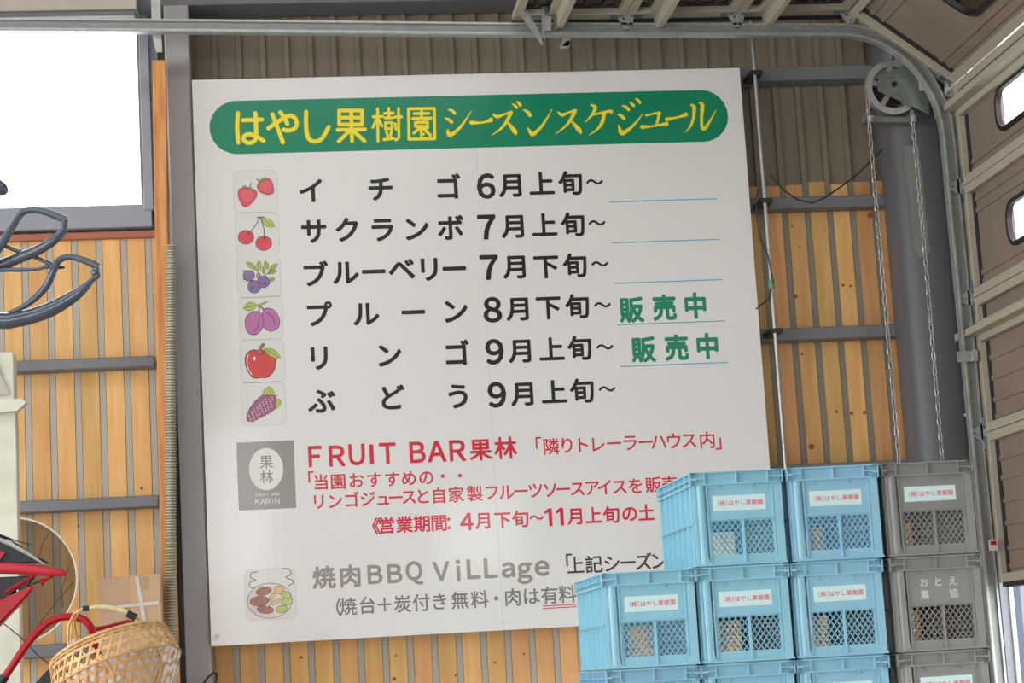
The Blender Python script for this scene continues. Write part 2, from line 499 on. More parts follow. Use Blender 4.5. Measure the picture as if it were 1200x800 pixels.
# ------------------------------------------------------------------ signboard
YS = 9.40
x0, x1 = -0.216, 2.347
z0, z1 = 1.765, 4.333
sign = thing('signboard', 'large white glossy board with a green banner and Japanese fruit season schedule', 'sign', ((x0 + x1) / 2, YS, z0))
parts = []
xm = P(571, 400, YS).x
parts.append(MB().box((x0, YS, z0), (xm - 0.0002, YS + 0.02, z1)).build('panel', m_board, bevel=0.0005))
parts.append(MB().box((xm + 0.0002, YS, z0), (x1, YS + 0.02, z1)).build('panel', m_board, bevel=0.0005))
LAY = 0.0006


def disc(c, r_, Y, n=12): return [Vector((c.x + math.cos(2 * PI * i / n) * r_, Y, c.z + math.sin(2 * PI * i / n) * r_)) for i in range(n)]


# banner: pill shape
bz_t = (P(300, 117.5, YS).z + P(824, 105.5, YS).z) / 2; bz_b = (P(300, 180, YS).z + P(825, 166, YS).z) / 2
bx0, bx1 = P(245.5, 149, YS).x, P(853, 136, YS).x
rb = (bz_t - bz_b) / 2; zc = (bz_t + bz_b) / 2


def pill(grow, Y):
    pts = []
    for i in range(25):
        a = PI / 2 - PI * i / 24; pts.append(Vector((bx1 - rb + math.cos(a) * (rb + grow), Y, zc + math.sin(a) * (rb + grow))))
    for i in range(25):
        a = -PI / 2 - PI * i / 24; pts.append(Vector((bx0 + rb + math.cos(a) * (rb + grow), Y, zc + math.sin(a) * (rb + grow))))
    return pts


parts.append(MB().prism(pill(0, YS - LAY), (0, LAY * 0.8, 0)).build('banner', m_green, label='green rounded banner across the top of the board'))


class Ink:
    """flat print: strokes and shapes given in a photograph crop's own scale, laid on the board"""
    def __init__(s, ox, oy, k, Y): s.o = (ox, oy); s.k = k; s.Y = Y; s.mb = MB(); s.n = 0

    def pt(s, x, y, dY=0): return P(s.o[0] + x / s.k, s.o[1] + y / s.k, s.Y - dY)

    def lift(s): s.n += 1; return s.n * 0.00002

    def shape(s, pts, mi=0):
        s.mb.mi = mi; d = s.lift(); s.mb.poly([s.pt(x, y, d) for x, y in pts])

    def oval(s, x, y, rx, ry, mi=0, rot=0, n=22):
        ca, sa = math.cos(rot), math.sin(rot)
        s.shape([(x + ca * rx * math.cos(2 * PI * i / n) - sa * ry * math.sin(2 * PI * i / n), y + sa * rx * math.cos(2 * PI * i / n) + ca * ry * math.sin(2 * PI * i / n)) for i in range(n)], mi)

    def stroke(s, pts, w_, mi=0, caps=True, smooth=True):
        s.mb.mi = mi
        if len(pts) > 2 and smooth:
            q = []
            for i in range(len(pts) - 1):
                p0 = pts[max(i - 1, 0)]; p1 = pts[i]; p2 = pts[i + 1]; p3 = pts[min(i + 2, len(pts) - 1)]
                for t in (0, .25, .5, .75):
                    q.append(tuple(0.5 * (2 * p1[j] + (p2[j] - p0[j]) * t + (2 * p0[j] - 5 * p1[j] + 4 * p2[j] - p3[j]) * t * t + (3 * p1[j] - p0[j] - 3 * p2[j] + p3[j]) * t ** 3) for j in range(len(p1))))
            q.append(pts[-1]); pts = q
        d = s.lift(); L_, R_ = [], []
        for i, p in enumerate(pts):
            a = pts[max(i - 1, 0)]; b = pts[min(i + 1, len(pts) - 1)]
            tx, ty = b[0] - a[0], b[1] - a[1]; l = math.hypot(tx, ty) or 1; nx, ny = -ty / l, tx / l
            h = (p[2] if len(p) > 2 else w_) / 2
            L_.append(s.pt(p[0] + nx * h, p[1] + ny * h, d)); R_.append(s.pt(p[0] - nx * h, p[1] - ny * h, d))
        n_ = len(pts); s.mb.add(L_ + R_, [(i, i + 1, n_ + i + 1, n_ + i) for i in range(n_ - 1)])
        if caps:
            for p in ((pts[0], pts[-1]) if (smooth or len(pts) < 3) else pts):
                h = (p[2] if len(p) > 2 else w_) / 2
                s.mb.poly([s.pt(p[0] + h * math.cos(2 * PI * i / 12), p[1] + h * math.sin(2 * PI * i / 12), d + 0.000005) for i in range(12)])


TITLE = [  # は や し 果 樹 園
    [((115, 130), (112, 200), (117, 268)), ((140, 163), (228, 160)), ((197, 130), (200, 190), (201, 236), (192, 260), (166, 270), (146, 260), (141, 247)), ((141, 247), (150, 234), (172, 229), (200, 238), (235, 259))],
    [((258, 201), (300, 172), (350, 143), (380, 150), (391, 178), (380, 203), (350, 212), (330, 207)), ((314, 126), (330, 148), (347, 180)), ((277, 135), (300, 195), (326, 266))],
    [((435, 124), (435, 195), (445, 245), (472, 263), (508, 250), (541, 195))],
]
TITLE_S = [
    [((590, 118), (697, 118)), ((590, 118), (590, 183)), ((697, 118), (697, 183)), ((592, 151), (695, 151)), ((590, 183), (697, 183)), ((583, 208), (711, 206)), ((646, 118), (650, 262)), ((640, 212), (588, 262)), ((655, 212), (708, 260))],
    [((750, 147), (793, 145)), ((770, 110), (772, 262)), ((766, 160), (748, 196)), ((776, 160), (790, 190)), ((803, 131), (843, 129)), ((822, 108), (823, 152)), ((806, 152), (842, 151)), ((807, 175), (838, 174)), ((807, 175), (807, 203)), ((838, 175), (838, 203)), ((807, 203), (838, 202)), ((812, 216), (817, 238)), ((835, 213), (831, 236)), ((800, 254), (846, 248)), ((852, 148), (883, 147)), ((868, 108), (870, 245), (856, 256)), ((852, 180), (857, 205))],
    [((915, 110), (1036, 108)), ((915, 110), (917, 252)), ((1036, 108), (1038, 250)), ((917, 252), (1038, 250)), ((942, 132), (1010, 131)), ((976, 120), (976, 154)), ((934, 155), (1020, 153)), ((948, 173), (1004, 172)), ((948, 173), (948, 192)), ((1004, 172), (1004, 191)), ((948, 192), (1004, 191)), ((972, 196), (940, 224)), ((974, 205), (975, 236), (986, 228)), ((1005, 198), (990, 208)), ((984, 200), (1018, 234))],
]
L_ = bpy.data.objects.new('lettering', None); C.objects.link(L_); L_['label'] = 'rounded yellow characters on the left of the banner'; parts.append(L_)
for gi, grp in enumerate((TITLE, TITLE_S)):
    for ci, chs in enumerate(grp):
        wd_ = (19, 19, 19) if gi == 0 else (17, 12.5, 13)
        ik = Ink(250, 100, 4, YS - LAY - 0.0003)
        for st in chs: ik.stroke(list(st), wd_[ci] + 2.6, 0, smooth=gi == 0)
        ik.Y = YS - LAY - 0.0012; ik.n = 0
        for st in chs: ik.stroke(list(st), wd_[ci], 1, smooth=gi == 0)
        ik.mb.build('character', [m_gold, m_yellow], L_)
BRUSH = [
    [(84, 92, 5), (96, 96, 11), (106, 105, 12)], [(71, 124, 5), (84, 130, 11), (95, 139, 12)], [(80, 168, 4), (85, 186, 17), (105, 180, 13), (135, 150, 9), (170, 98, 1.5)],
    [(170, 141, 15), (200, 142, 8), (225, 138, 8), (244, 131, 17)],
    [(253, 110, 6), (268, 119, 12), (295, 110, 7), (322, 102, 11)], [(320, 103, 14), (308, 130, 12), (285, 162, 8), (247, 190, 1.5)], [(303, 136, 4), (320, 155, 12), (335, 175, 17), (340, 184, 8)], [(326, 71, 4), (335, 76, 9), (342, 84, 10)], [(341, 62, 4), (350, 67, 9), (356, 76, 10)],
    [(368, 93, 4), (382, 100, 12), (393, 113, 14)], [(384, 162, 4), (400, 184, 17), (420, 174, 12), (448, 140, 8), (477, 90, 1.5)],
    [(500, 102, 6), (515, 112, 12), (540, 103, 7), (565, 95, 11)], [(564, 97, 13), (550, 125, 12), (530, 153, 8), (491, 184, 1.5)], [(548, 134, 4), (565, 152, 12), (580, 170, 17), (586, 180, 8)],
    [(625, 74, 5), (641, 84, 13), (628, 112, 9), (602, 140, 1.5)], [(630, 112, 7), (665, 104, 8), (702, 98, 11), (700, 108, 3)], [(674, 108, 14), (668, 138, 13), (650, 165, 8), (619, 188, 1.5)],
    [(744, 77, 4), (757, 82, 10), (768, 92, 11)], [(727, 110, 4), (740, 116, 11), (750, 126, 11)], [(730, 150, 3), (740, 180, 17), (762, 172, 13), (792, 145, 8), (822, 108, 1.5)], [(772, 65, 4), (780, 70, 9), (787, 78, 9)], [(794, 51, 4), (803, 56, 9), (811, 66, 9)],
    [(834, 114, 7), (860, 108, 7), (886, 104, 10)], [(884, 106, 12), (880, 125, 9), (874, 150, 9)], [(819, 158, 15), (850, 156, 7), (885, 150, 8), (912, 146, 15)],
    [(914, 129, 15), (940, 124, 8), (965, 118, 8), (985, 111, 16)],
    [(1004, 74, 5), (1016, 82, 14), (1015, 120, 11), (1003, 155, 7), (984, 178, 1.5)], [(1036, 66, 5), (1048, 76, 14), (1045, 120, 11), (1047, 160, 12), (1058, 163, 13), (1080, 130, 7), (1100, 94, 1.5)],
]
L_ = bpy.data.objects.new('lettering', None); C.objects.link(L_); L_['label'] = 'yellow brush-style characters on the right of the banner'; parts.append(L_)
_i = 0
for cnt in (3, 1, 5, 2, 3, 3, 5, 3, 1, 2):
    sts = BRUSH[_i:_i + cnt]; _i += cnt
    ik = Ink(500, 100, 3.243, YS - LAY - 0.0003)
    for st in sts: ik.stroke([(x, y, w_ + 2.4) for x, y, w_ in st], 8, 0)
    ik.Y = YS - LAY - 0.0012; ik.n = 0
    for st in sts: ik.stroke(st, 8, 1)
    ik.mb.build('character', [m_gold, m_yellow], L_)

YT = YS - 0.0006


def line(chars, mt, em, off, label, k=1.0, ox=0, oy=0, sx=1.0, ems=None):
    L_ = bpy.data.objects.new('lettering', None); C.objects.link(L_); L_['label'] = label; L_.empty_display_size = .05
    for c_ in chars:
        b_ = MB(); ch, x, y = c_[:3]; e = c_[3] if len(c_) > 3 else em
        s_ = c_[4] if len(c_) > 4 else sx
        put(b_, ch, ox + x / k, oy + y / k, e, YT, off * (0.8 if ch in '～' else 1), s_)
        b_.build('character', mt, L_)
    parts.append(L_)


def rowz(names, date): return names + date


D = lambda d, x, y: [(d, x, y, 38, 1.08)]
rows = [
    ([('イ', 63, 108), ('チ', 265, 103), ('ゴ', 462, 98)], '6', '上', [(574, 95), (650, 92), (737, 88), (822, 86), (892, 83)]),
    ([('サ', 70, 227), ('ク', 168, 223), ('ラ', 270, 222), ('ン', 369, 220), ('ボ', 470, 217)], '7', '上', [(576, 215), (657, 212), (745, 209), (829, 207), (899, 203)]),
    ([('ブ', 72, 354), ('ル', 162, 348), ('ー', 245, 346), ('ベ', 327, 338), ('リ', 408, 338), ('ー', 481, 337)], '7', '下', [(583, 333), (662, 331), (750, 330), (835, 327), (907, 323)]),
    ([('プ', 82, 471), ('ル', 222, 469), ('ー', 361, 465), ('ン', 483, 461)], '8', '下', [(593, 457), (671, 454), (757, 450), (842, 447), (915, 443)]),
    ([('リ', 86, 598), ('ン', 289, 590), ('ゴ', 487, 585)], '9', '上', [(599, 580), (678, 577), (766, 573), (849, 569), (922, 566)]),
    ([('ぶ', 93, 724), ('ど', 296, 714), ('う', 493, 710)], '9', '上', [(606, 706), (685, 703), (773, 698), (856, 694), (929, 689)]),
]
nm = ['strawberry', 'cherry', 'blueberry', 'prune', 'apple', 'grape']
for (kana, dg_, ud, ps), f_ in zip(rows, nm):
    cs = [(c_, x, y, 32, 1.02) for c_, x, y in kana]
    cs += [(dg_, ps[0][0], ps[0][1], 37.5, 1.0), ('月', ps[1][0], ps[1][1], 29.5, 1.06), (ud, ps[2][0], ps[2][1], 29.5, 1.05), ('旬', ps[3][0], ps[3][1], 29.5), ('～', ps[4][0], ps[4][1], 21)]
    line(cs, m_black, 32, 0.030, 'bold black schedule line of the %s row' % f_, 2.5, 340, 180)
line([('販', 740, 363), ('売', 778.7, 360.3), ('中', 815, 358)], m_gp, 31, 0.04, 'green heavy characters in the prune row', sx=0.93)
line([('販', 754, 409.5), ('売', 793, 407.2), ('中', 829, 405.5)], m_gp, 31, 0.04, 'green heavy characters in the apple row', sx=0.93)
b_ = MB()
for (ax, ay, bx, by) in ((714, 237.5, 840, 233), (717, 285, 843.5, 281), (720, 332, 846, 328.5), (723, 381, 849.5, 376.5), (726.5, 430, 853.5, 425)):
    a, b = P(ax, ay, YT), P(bx, by, YT); zz = (a.z + b.z) / 2
    parts.append(MB().prism([Vector((a.x, YT, zz)), Vector((b.x, YT, zz)), Vector((b.x, YT, zz + 0.0045)), Vector((a.x, YT, zz + 0.0045))], (0, -0.0002, 0)).build('rule_line', m_ln, label='thin light blue line'))
b_ = MB()
for (ax, ay, bx, by) in ((711, 187, 838, 232), (714, 239, 841, 280), (717, 287, 844, 327.5), (720, 334, 847, 376), (723, 383, 851, 425), (726, 432, 856, 470)):
    a, b = P(ax, ay, YS), P(bx, by, YS)
    parts.append(MB().box((a.x, YS - 0.0004, b.z + .003), (b.x, YS - 0.0001, a.z)).build('magnet_sheet', m_board, label='faint white magnet sheet'))

line([('F', 117, 138, 32, 0.95), ('R', 220, 136, 32, 0.98), ('U', 312, 130, 32, 0.93), ('I', 382, 129, 32), ('T', 457, 124, 32, 0.93), ('B', 597, 119, 32, 0.95), ('A', 688, 115, 32, 0.95), ('R', 785, 111, 32, 0.98), ('果', 893, 106, 27), ('林', 1010, 99, 27)],
     m_red, 26.5, 0.026, 'large red bar name line', 4, 340, 500)
line([('「', 260, 88), ('隣', 343, 92), ('り', 418, 86), ('ト', 487, 84), ('レ', 560, 81), ('ー', 638, 77), ('ラ', 713, 74), ('ー', 787, 71), ('ハ', 848, 69), ('ウ', 918, 66), ('ス', 990, 63), ('内', 1075, 61), ('」', 1152, 66)],
     m_red, 20.5, 0.012, 'thin red bracketed words right of the bar name', 4, 560, 500)
line([('「', 75, 247), ('当', 145, 259), ('園', 225, 256), ('お', 310, 251), ('す', 394, 248), ('す', 478, 244), ('め', 557, 240), ('の', 638, 237), ('・', 716, 231), ('・', 796, 229)],
     m_red, 19.5, 0.016, 'first red line below the bar name', 4, 340, 500)
line([('リ', 135, 350), ('ン', 210, 348), ('ゴ', 287, 342), ('ジ', 363, 338), ('ュ', 435, 335), ('ー', 495, 331), ('ス', 557, 328), ('と', 622, 325), ('自', 697, 322), ('家', 778, 317), ('製', 865, 312), ('フ', 945, 306), ('ル', 1015, 305), ('ー', 1082, 301), ('ツ', 1150, 297),
      ('ソ', 1220, 295), ('ー', 1280, 292), ('ス', 1347, 289), ('ア', 1415, 285), ('イ', 1475, 283), ('ス', 1545, 280), ('を', 1620, 276), ('販', 1702, 272), ('売', 1778, 268)],
     m_red, 19.5, 0.016, 'second red line below the bar name', 4, 340, 500)
line([('《', 436, 616.5), ('営', 453, 615.5), ('業', 474, 614.5), ('期', 494.7, 613.5), ('間', 514.5, 612.5), ('：', 531, 611.8), ('4', 547, 611, 26, 1.0), ('月', 567, 609.7), ('下', 589, 609), ('旬', 610, 607.8), ('～', 629, 606.3, 18), ('1', 645, 605.8, 28, 1.25), ('1', 658.5, 605.2, 28, 1.25), ('月', 675, 604.6), ('上', 695.6, 603.7), ('旬', 716.6, 602.8), ('の', 738, 601.5), ('土', 757.5, 600.5)],
     m_red, 20.5, 0.024, 'third red line giving the opening period')
line([('焼', 379.7, 676.3, 27.5), ('肉', 410.5, 674.8, 27.5), ('B', 439.5, 672.8, 28, 1.0), ('B', 462.5, 671.8, 28, 1.0), ('Q', 485.5, 671, 28, .92), ('V', 517, 669, 28, 1.0), ('i', 537, 667.8, 29), ('L', 555, 666.5, 29, 1.05), ('L', 575, 665.5, 29, 1.05), ('a', 595.7, 667.5, 29), ('g', 615.2, 670, 29), ('e', 635, 665.5, 29)],
     m_gr1, 27, 0.032, 'bold grey barbecue name line')
line([('「', 660.5, 659.5), ('上', 674.5, 662), ('記', 696, 661), ('シ', 717, 660), ('ー', 736, 659), ('ズ', 754, 658), ('ン', 772, 657)], m_br, 21.5, 0.016, 'dark brown words right of the barbecue name')
line([('（', 390, 711.7), ('焼', 408, 710.5), ('台', 430.5, 709), ('＋', 450.7, 708), ('炭', 471.7, 707.3), ('付', 493.7, 705.7), ('き', 515, 704.5), ('無', 539, 703), ('料', 562, 702), ('・', 581.5, 701), ('肉', 601, 699.5), ('は', 622.5, 698.3), ('有', 644, 697.2), ('料', 665, 696)],
     m_gr2, 21.5, 0.014, 'grey bottom line in brackets')
b_ = MB()
for dz in (0, -0.0105):
    a, b = P(636, 710.5, YT), P(676, 708.5, YT)
    parts.append(MB().prism([Vector((a.x, YT, a.z + dz)), Vector((b.x, YT, a.z + dz)), Vector((b.x, YT, a.z + dz + 0.004)), Vector((a.x, YT, a.z + dz + 0.004))], (0, -0.0002, 0)).build('underline', m_red, label='thin red underline'))

m_resid = mat('tape_residue', (214, 219, 227), rough=.4, var=.03)
for px, py, a_, b_h in ((378, 743, 8, 2.5), (497, 734.5, 3, 2.5), (576, 728, 3, 3.5), (590, 729, 6, 3.5), (254, 746, 4, 5), (748, 600, 6, 4)):
    rg = random.Random(px)
    if py < 700: continue
    c = P(px, py, YS); k_ = 1 / PXs(c)
    parts.append(MB().poly([Vector((c.x + math.cos(t) * a_ * k_ * rg.uniform(.7, 1.1), YS - 0.0003, c.z + math.sin(t) * b_h * k_ * rg.uniform(.6, 1.1))) for t in [2 * PI * i / 11 for i in range(11)]]).build('tape_residue', m_resid))
# logo plate
a, b = P(277, 518, YS), P(345, 595, YS)
lz0, lz1 = P(280, 598, YS).z, P(277, 518.5, YS).z
lx0, lx1 = P(278.5, 560, YS).x, P(345.5, 555, YS).x
logo = MB().box((lx0, YS - 0.0006, lz0), (lx1, YS - 0.0002, lz1)).build('logo_plate', m_logo, label='grey square logo with a white oval')
parts.append(logo)
ik = Ink(265, 500, 7.275, YS - 0.0009)
ik.oval(341, 360, 146, 180, n=40)
ik.mb.build('oval', m_white, logo)
b_ = MB(); put(b_, '果', 312, 541, 17, YS - 0.0012, 0.006, .95); put(b_, '林', 312.5, 558.5, 17, YS - 0.0012, 0.004, .95)
b_.build('lettering', m_gr2, logo, label='two grey characters in the oval')
b_ = MB()
for i, ch in enumerate('FRUIT BAR'):
    if ch != ' ': put(b_, ch, 301 + i * 3.15, 579.6 - i * 0.12, 5.2, YS - 0.0009, 0.0, 1.0)
for ch, x, s_ in (('K', 302, 9.4), ('A', 308.2, 9.4), ('R', 314.2, 9.4), ('i', 319.6, 8), ('N', 324.8, 9.4)): put(b_, ch, x, 587.4 - (x - 302) * .04, s_, YS - 0.0009, 0.0)
b_.build('lettering', m_white, logo, label='small white latin capitals')

# fruit stickers
m_fr = [mat('ink_outline', (86, 64, 70), rough=.4), mat('ink_strawberry', (222, 84, 100), rough=.4, var=.1, scale=60), mat('ink_leaf', (176, 196, 92), rough=.4),
        mat('ink_cherry', (222, 80, 92), rough=.4), mat('ink_blueberry', (140, 116, 168), rough=.4), mat('ink_prune', (190, 116, 170), rough=.4),
        mat('ink_apple', (214, 76, 74), rough=.4), mat('ink_grape', (160, 96, 130), rough=.4), mat('ink_pale', (234, 224, 224), rough=.4),
        mat('ink_meat', (178, 128, 112), rough=.4), mat('ink_egg', (238, 206, 138), rough=.4), mat('ink_green', (192, 210, 128), rough=.4), mat('ink_dark_purple', (84, 60, 110), rough=.4)]


def sticker(cx_, cy_, w_, label, Y=YS - 0.0005):
    c = P(cx_, cy_, YS); h = w_ / 2 / PXs(c); r_ = h * 0.28; out = []
    for g, yy_, mt in ((0.0, YS - 0.0004, m_edge), (-0.0022, YS - 0.0006, m_stk2)):
        pts = []
        for qx, qz, a0 in ((1, 1, 0), (-1, 1, 90), (-1, -1, 180), (1, -1, 270)):
            for i in range(6):
                a = math.radians(a0 + 18 * i); pts.append(Vector((c.x + qx * (h - r_) + math.cos(a) * (r_ + g), yy_, c.z + qz * (h - r_) + math.sin(a) * (r_ + g))))
        out.append((pts, mt))
    o = MB().prism(out[0][0], (0, 0.0002, 0)).build('sticker', m_edge, label=label)
    MB().prism(out[1][0], (0, 0.0001, 0)).build('sticker_face', m_stk2, o)
    parts.append(o); return o


def icon(i, cx_, cy_, label, draw, k=13.333, o=(265, None), mats=None):
    st = sticker(cx_, cy_, 52, label)
    ik = Ink(265, 190 + 50 * i, 13.333, YS - 0.0009); draw(ik)
    ik.mb.build('fruit_drawing', m_fr, st)


def leaf(ik, a, b, w_, mi=2):
    dx, dy = b[0] - a[0], b[1] - a[1]; l = math.hypot(dx, dy); nx, ny = -dy / l, dx / l
    def out(g):
        up = [(a[0] + dx * t + nx * math.sin(PI * t) * (w_ / 2 + g), a[1] + dy * t + ny * math.sin(PI * t) * (w_ / 2 + g)) for t in [j / 8 for j in range(9)]]
        dn_ = [(a[0] + dx * t - nx * math.sin(PI * t) * (w_ / 2 + g), a[1] + dy * t - ny * math.sin(PI * t) * (w_ / 2 + g)) for t in [j / 8 for j in range(7, 0, -1)]]
        return up + dn_
    ik.shape(out(9), 0); ik.shape(out(0), mi); ik.stroke([(a[0] + dx * .1, a[1] + dy * .1), (a[0] + dx * .85, a[1] + dy * .85)], 7, 0)


def blob(ik, pts, mi, grow=9):
    q = []
    n_ = len(pts)
    for i in range(n_):
        p0, p1, p2, p3 = pts[i - 1], pts[i], pts[(i + 1) % n_], pts[(i + 2) % n_]
        for t in (0, .33, .66): q.append(tuple(0.5 * (2 * p1[j] + (p2[j] - p0[j]) * t + (2 * p0[j] - 5 * p1[j] + 4 * p2[j] - p3[j]) * t * t + (3 * p1[j] - p0[j] - 3 * p2[j] + p3[j]) * t ** 3) for j in (0, 1)))
    cx_ = sum(p[0] for p in q) / len(q); cy_ = sum(p[1] for p in q) / len(q)
    ik.shape([(cx_ + (x - cx_) * (1 + grow / 140), cy_ + (y - cy_) * (1 + grow / 140)) for x, y in q], 0); ik.shape(q, mi); return cx_, cy_


def d_straw(ik):
    for pts, st, lf in (([(190, 500), (215, 420), (290, 405), (400, 415), (470, 460), (468, 540), (400, 630), (300, 695), (225, 620)], ((365, 395), (390, 330)), [((250, 375), (340, 400)), ((340, 400), (455, 445)), ((330, 395), (410, 410))]),
                        ([(490, 380), (520, 300), (600, 250), (670, 262), (715, 320), (740, 440), (710, 490), (620, 500), (520, 450)], ((520, 300), (472, 255)), [((500, 340), (560, 270)), ((540, 300), (620, 255)), ((575, 235), (590, 265))])):
        blob(ik, pts, 1)
        cx_ = sum(p[0] for p in pts) / len(pts); cy_ = sum(p[1] for p in pts) / len(pts)
        for j in range(34):
            a = j * 2.4; r_ = 14 * math.sqrt(j); ik.oval(cx_ + r_ * math.cos(a) * 1.2, cy_ + r_ * math.sin(a) * 1.2, 5, 6, 8, n=6)
        for a, b in lf: leaf(ik, a, b, 26)
        ik.stroke([st[0], st[1]], 18, 0); ik.stroke([st[0], st[1]], 9, 2)


def d_cherry(ik):
    ik.stroke([(375, 430), (450, 330), (530, 200)], 13, 0); ik.stroke([(593, 520), (595, 400), (575, 320), (540, 210)], 13, 0); ik.stroke([(485, 195), (590, 190)], 18, 0)
    leaf(ik, (540, 205), (770, 350), 105)
    for x, y, r_ in ((312, 505, 122), (588, 600, 125)):
        ik.oval(x, y, r_ + 5, r_ - 8, 0); ik.oval(x, y, r_ - 5, r_ - 18, 3)
    ik.oval(350, 450, 26, 9, 0, .6); ik.oval(590, 530, 26, 9, 0); ik.stroke([(375, 435), (352, 452)], 10, 0); ik.stroke([(592, 500), (590, 530)], 10, 0)


def d_blue(ik):
    for a, b, w_ in (((490, 360), (300, 212), 62), ((515, 375), (512, 185), 60), ((600, 430), (572, 285), 45), ((650, 350), (605, 195), 60), ((665, 360), (812, 245), 60), ((640, 410), (805, 355), 40), ((670, 520), (765, 475), 50), ((500, 500), (490, 390), 40)): leaf(ik, a, b, w_)
    ik.stroke([(480, 350), (540, 440)], 12, 0); ik.stroke([(700, 350), (610, 440)], 12, 0)
    for x, y, r_ in ((355, 440, 88), (585, 535, 94), (440, 612, 102)):
        ik.oval(x, y, r_ + 5, r_ + 2, 0); ik.oval(x, y, r_ - 5, r_ - 8, 4)
    for x, y in ((605, 560), (408, 628)):
        for j in range(6): a = j * PI / 3; ik.stroke([(x, y), (x + 30 * math.cos(a), y + 26 * math.sin(a))], 9, 12)
    ik.stroke([(255, 375), (300, 355)], 12, 0); ik.stroke([(268, 500), (300, 500)], 12, 0)


def d_prune(ik):
    leaf(ik, (500, 225), (250, 285), 120); ik.stroke([(510, 235), (570, 210), (625, 185)], 30, 0); ik.stroke([(512, 235), (570, 210), (622, 187)], 17, 2)
    ik.stroke([(530, 250), (590, 300)], 20, 0); ik.stroke([(515, 255), (515, 330)], 20, 0)
    blob(ik, [(560, 400), (590, 310), (660, 285), (760, 330), (830, 450), (815, 570), (720, 632), (630, 610), (560, 520)], 5)
    ik.stroke([(620, 345), (700, 395), (745, 460), (755, 540)], 11, 0)
    blob(ik, [(300, 500), (330, 400), (420, 340), (510, 345), (570, 420), (575, 550), (510, 660), (420, 690), (330, 640)], 5)
    ik.stroke([(515, 405), (515, 500), (485, 590), (430, 640)], 11, 0)


def d_apple(ik):
    blob(ik, [(305, 450), (330, 330), (420, 272), (530, 280), (660, 275), (755, 340), (770, 450), (735, 590), (640, 685), (545, 690), (440, 695), (350, 600)], 6)
    ik.stroke([(345, 340), (325, 440), (345, 560), (400, 650)], 14, 8); ik.oval(440, 400, 22, 30, 8)
    ik.stroke([(440, 305), (530, 325), (610, 300)], 11, 0)
    leaf(ik, (580, 235), (865, 400), 110); ik.stroke([(530, 320), (540, 240), (580, 185)], 52, 0); ik.stroke([(530, 320), (540, 240), (580, 187)], 30, 9)


def d_grape(ik):
    blob(ik, [(570, 310), (600, 220), (680, 175), (740, 240), (750, 330), (660, 350)], 2); blob(ik, [(750, 380), (800, 360), (860, 400), (830, 480), (760, 510)], 2)
    ik.stroke([(750, 325), (790, 305)], 12, 0)
    rng = random.Random(3)
    edge = [(560, 330), (650, 318), (755, 330), (762, 420), (752, 505), (690, 560), (560, 630), (420, 702), (345, 692), (338, 600), (395, 500), (470, 400)]
    for k in range(len(edge)):
        a, b = edge[k], edge[(k + 1) % len(edge)]
        for t in (0, .34, .67): ik.oval(a[0] + (b[0] - a[0]) * t, a[1] + (b[1] - a[1]) * t, 24, 24, 0, n=10)
    blob(ik, edge, 7, 0)
    for k in range(len(edge)):
        a, b = edge[k], edge[(k + 1) % len(edge)]
        for t in (0, .34, .67): ik.oval(a[0] + (b[0] - a[0]) * t, a[1] + (b[1] - a[1]) * t, 18, 18, 7, n=10)
    for u in range(9):
        for v in range(5):
            x = 370 + 45 * u + 14 * (v - 2) + rng.uniform(-6, 6); y = 650 - 34 * u + 42 * (v - 2) * (0.55 + u * .06) + rng.uniform(-6, 6)
            if x < 745 and y > 335: ik.oval(x, y, 10, 10, 8, n=7)


for i, (cx_, cy_, lab, dr) in enumerate(((299.5, 224.5, 'strawberries sticker', d_straw), (301.5, 273.5, 'cherries sticker', d_cherry), (303.5, 323, 'blueberries sticker', d_blue),
                                         (306, 373, 'purple prunes sticker', d_prune), (307.5, 422.5, 'red apple sticker', d_apple), (309, 473, 'dark grapes sticker', d_grape))):
    icon(i, cx_, cy_, lab, dr)
st = sticker(317, 696, 60, 'grilled meat plate sticker')
ik = Ink(265, 650, 10, YS - 0.0009)
ik.oval(510, 535, 268, 208, 0, -.08); ik.oval(510, 535, 262, 202, 8, -.08)
ik.stroke([(370, 200), (300, 210), (290, 270), (350, 295), (280, 320), (275, 370), (320, 388)], 9, 0); ik.stroke([(660, 165), (730, 165), (760, 220), (700, 265), (770, 290), (785, 325), (730, 360)], 9, 0)
for x, y, rx, ry, r_, mi in ((440, 425, 90, 45, -.2, 9), (390, 540, 110, 55, -.1, 9), (460, 640, 95, 45, .1, 9), (620, 410, 55, 45, 0, 10), (700, 470, 60, 40, .5, 11), (710, 545, 65, 38, -.1, 11), (655, 635, 70, 40, -.2, 11), (545, 480, 60, 20, -.9, 10), (580, 550, 60, 18, -.5, 10), (500, 570, 50, 14, -.9, 8)):
    ik.oval(x, y, rx + 5, ry + 5, 0, r_); ik.oval(x, y, rx, ry, mi, r_)
ik.mb.build('food_drawing', m_fr, st)
for p in parts: p.parent = sign; p.location = -Vector(sign.location)

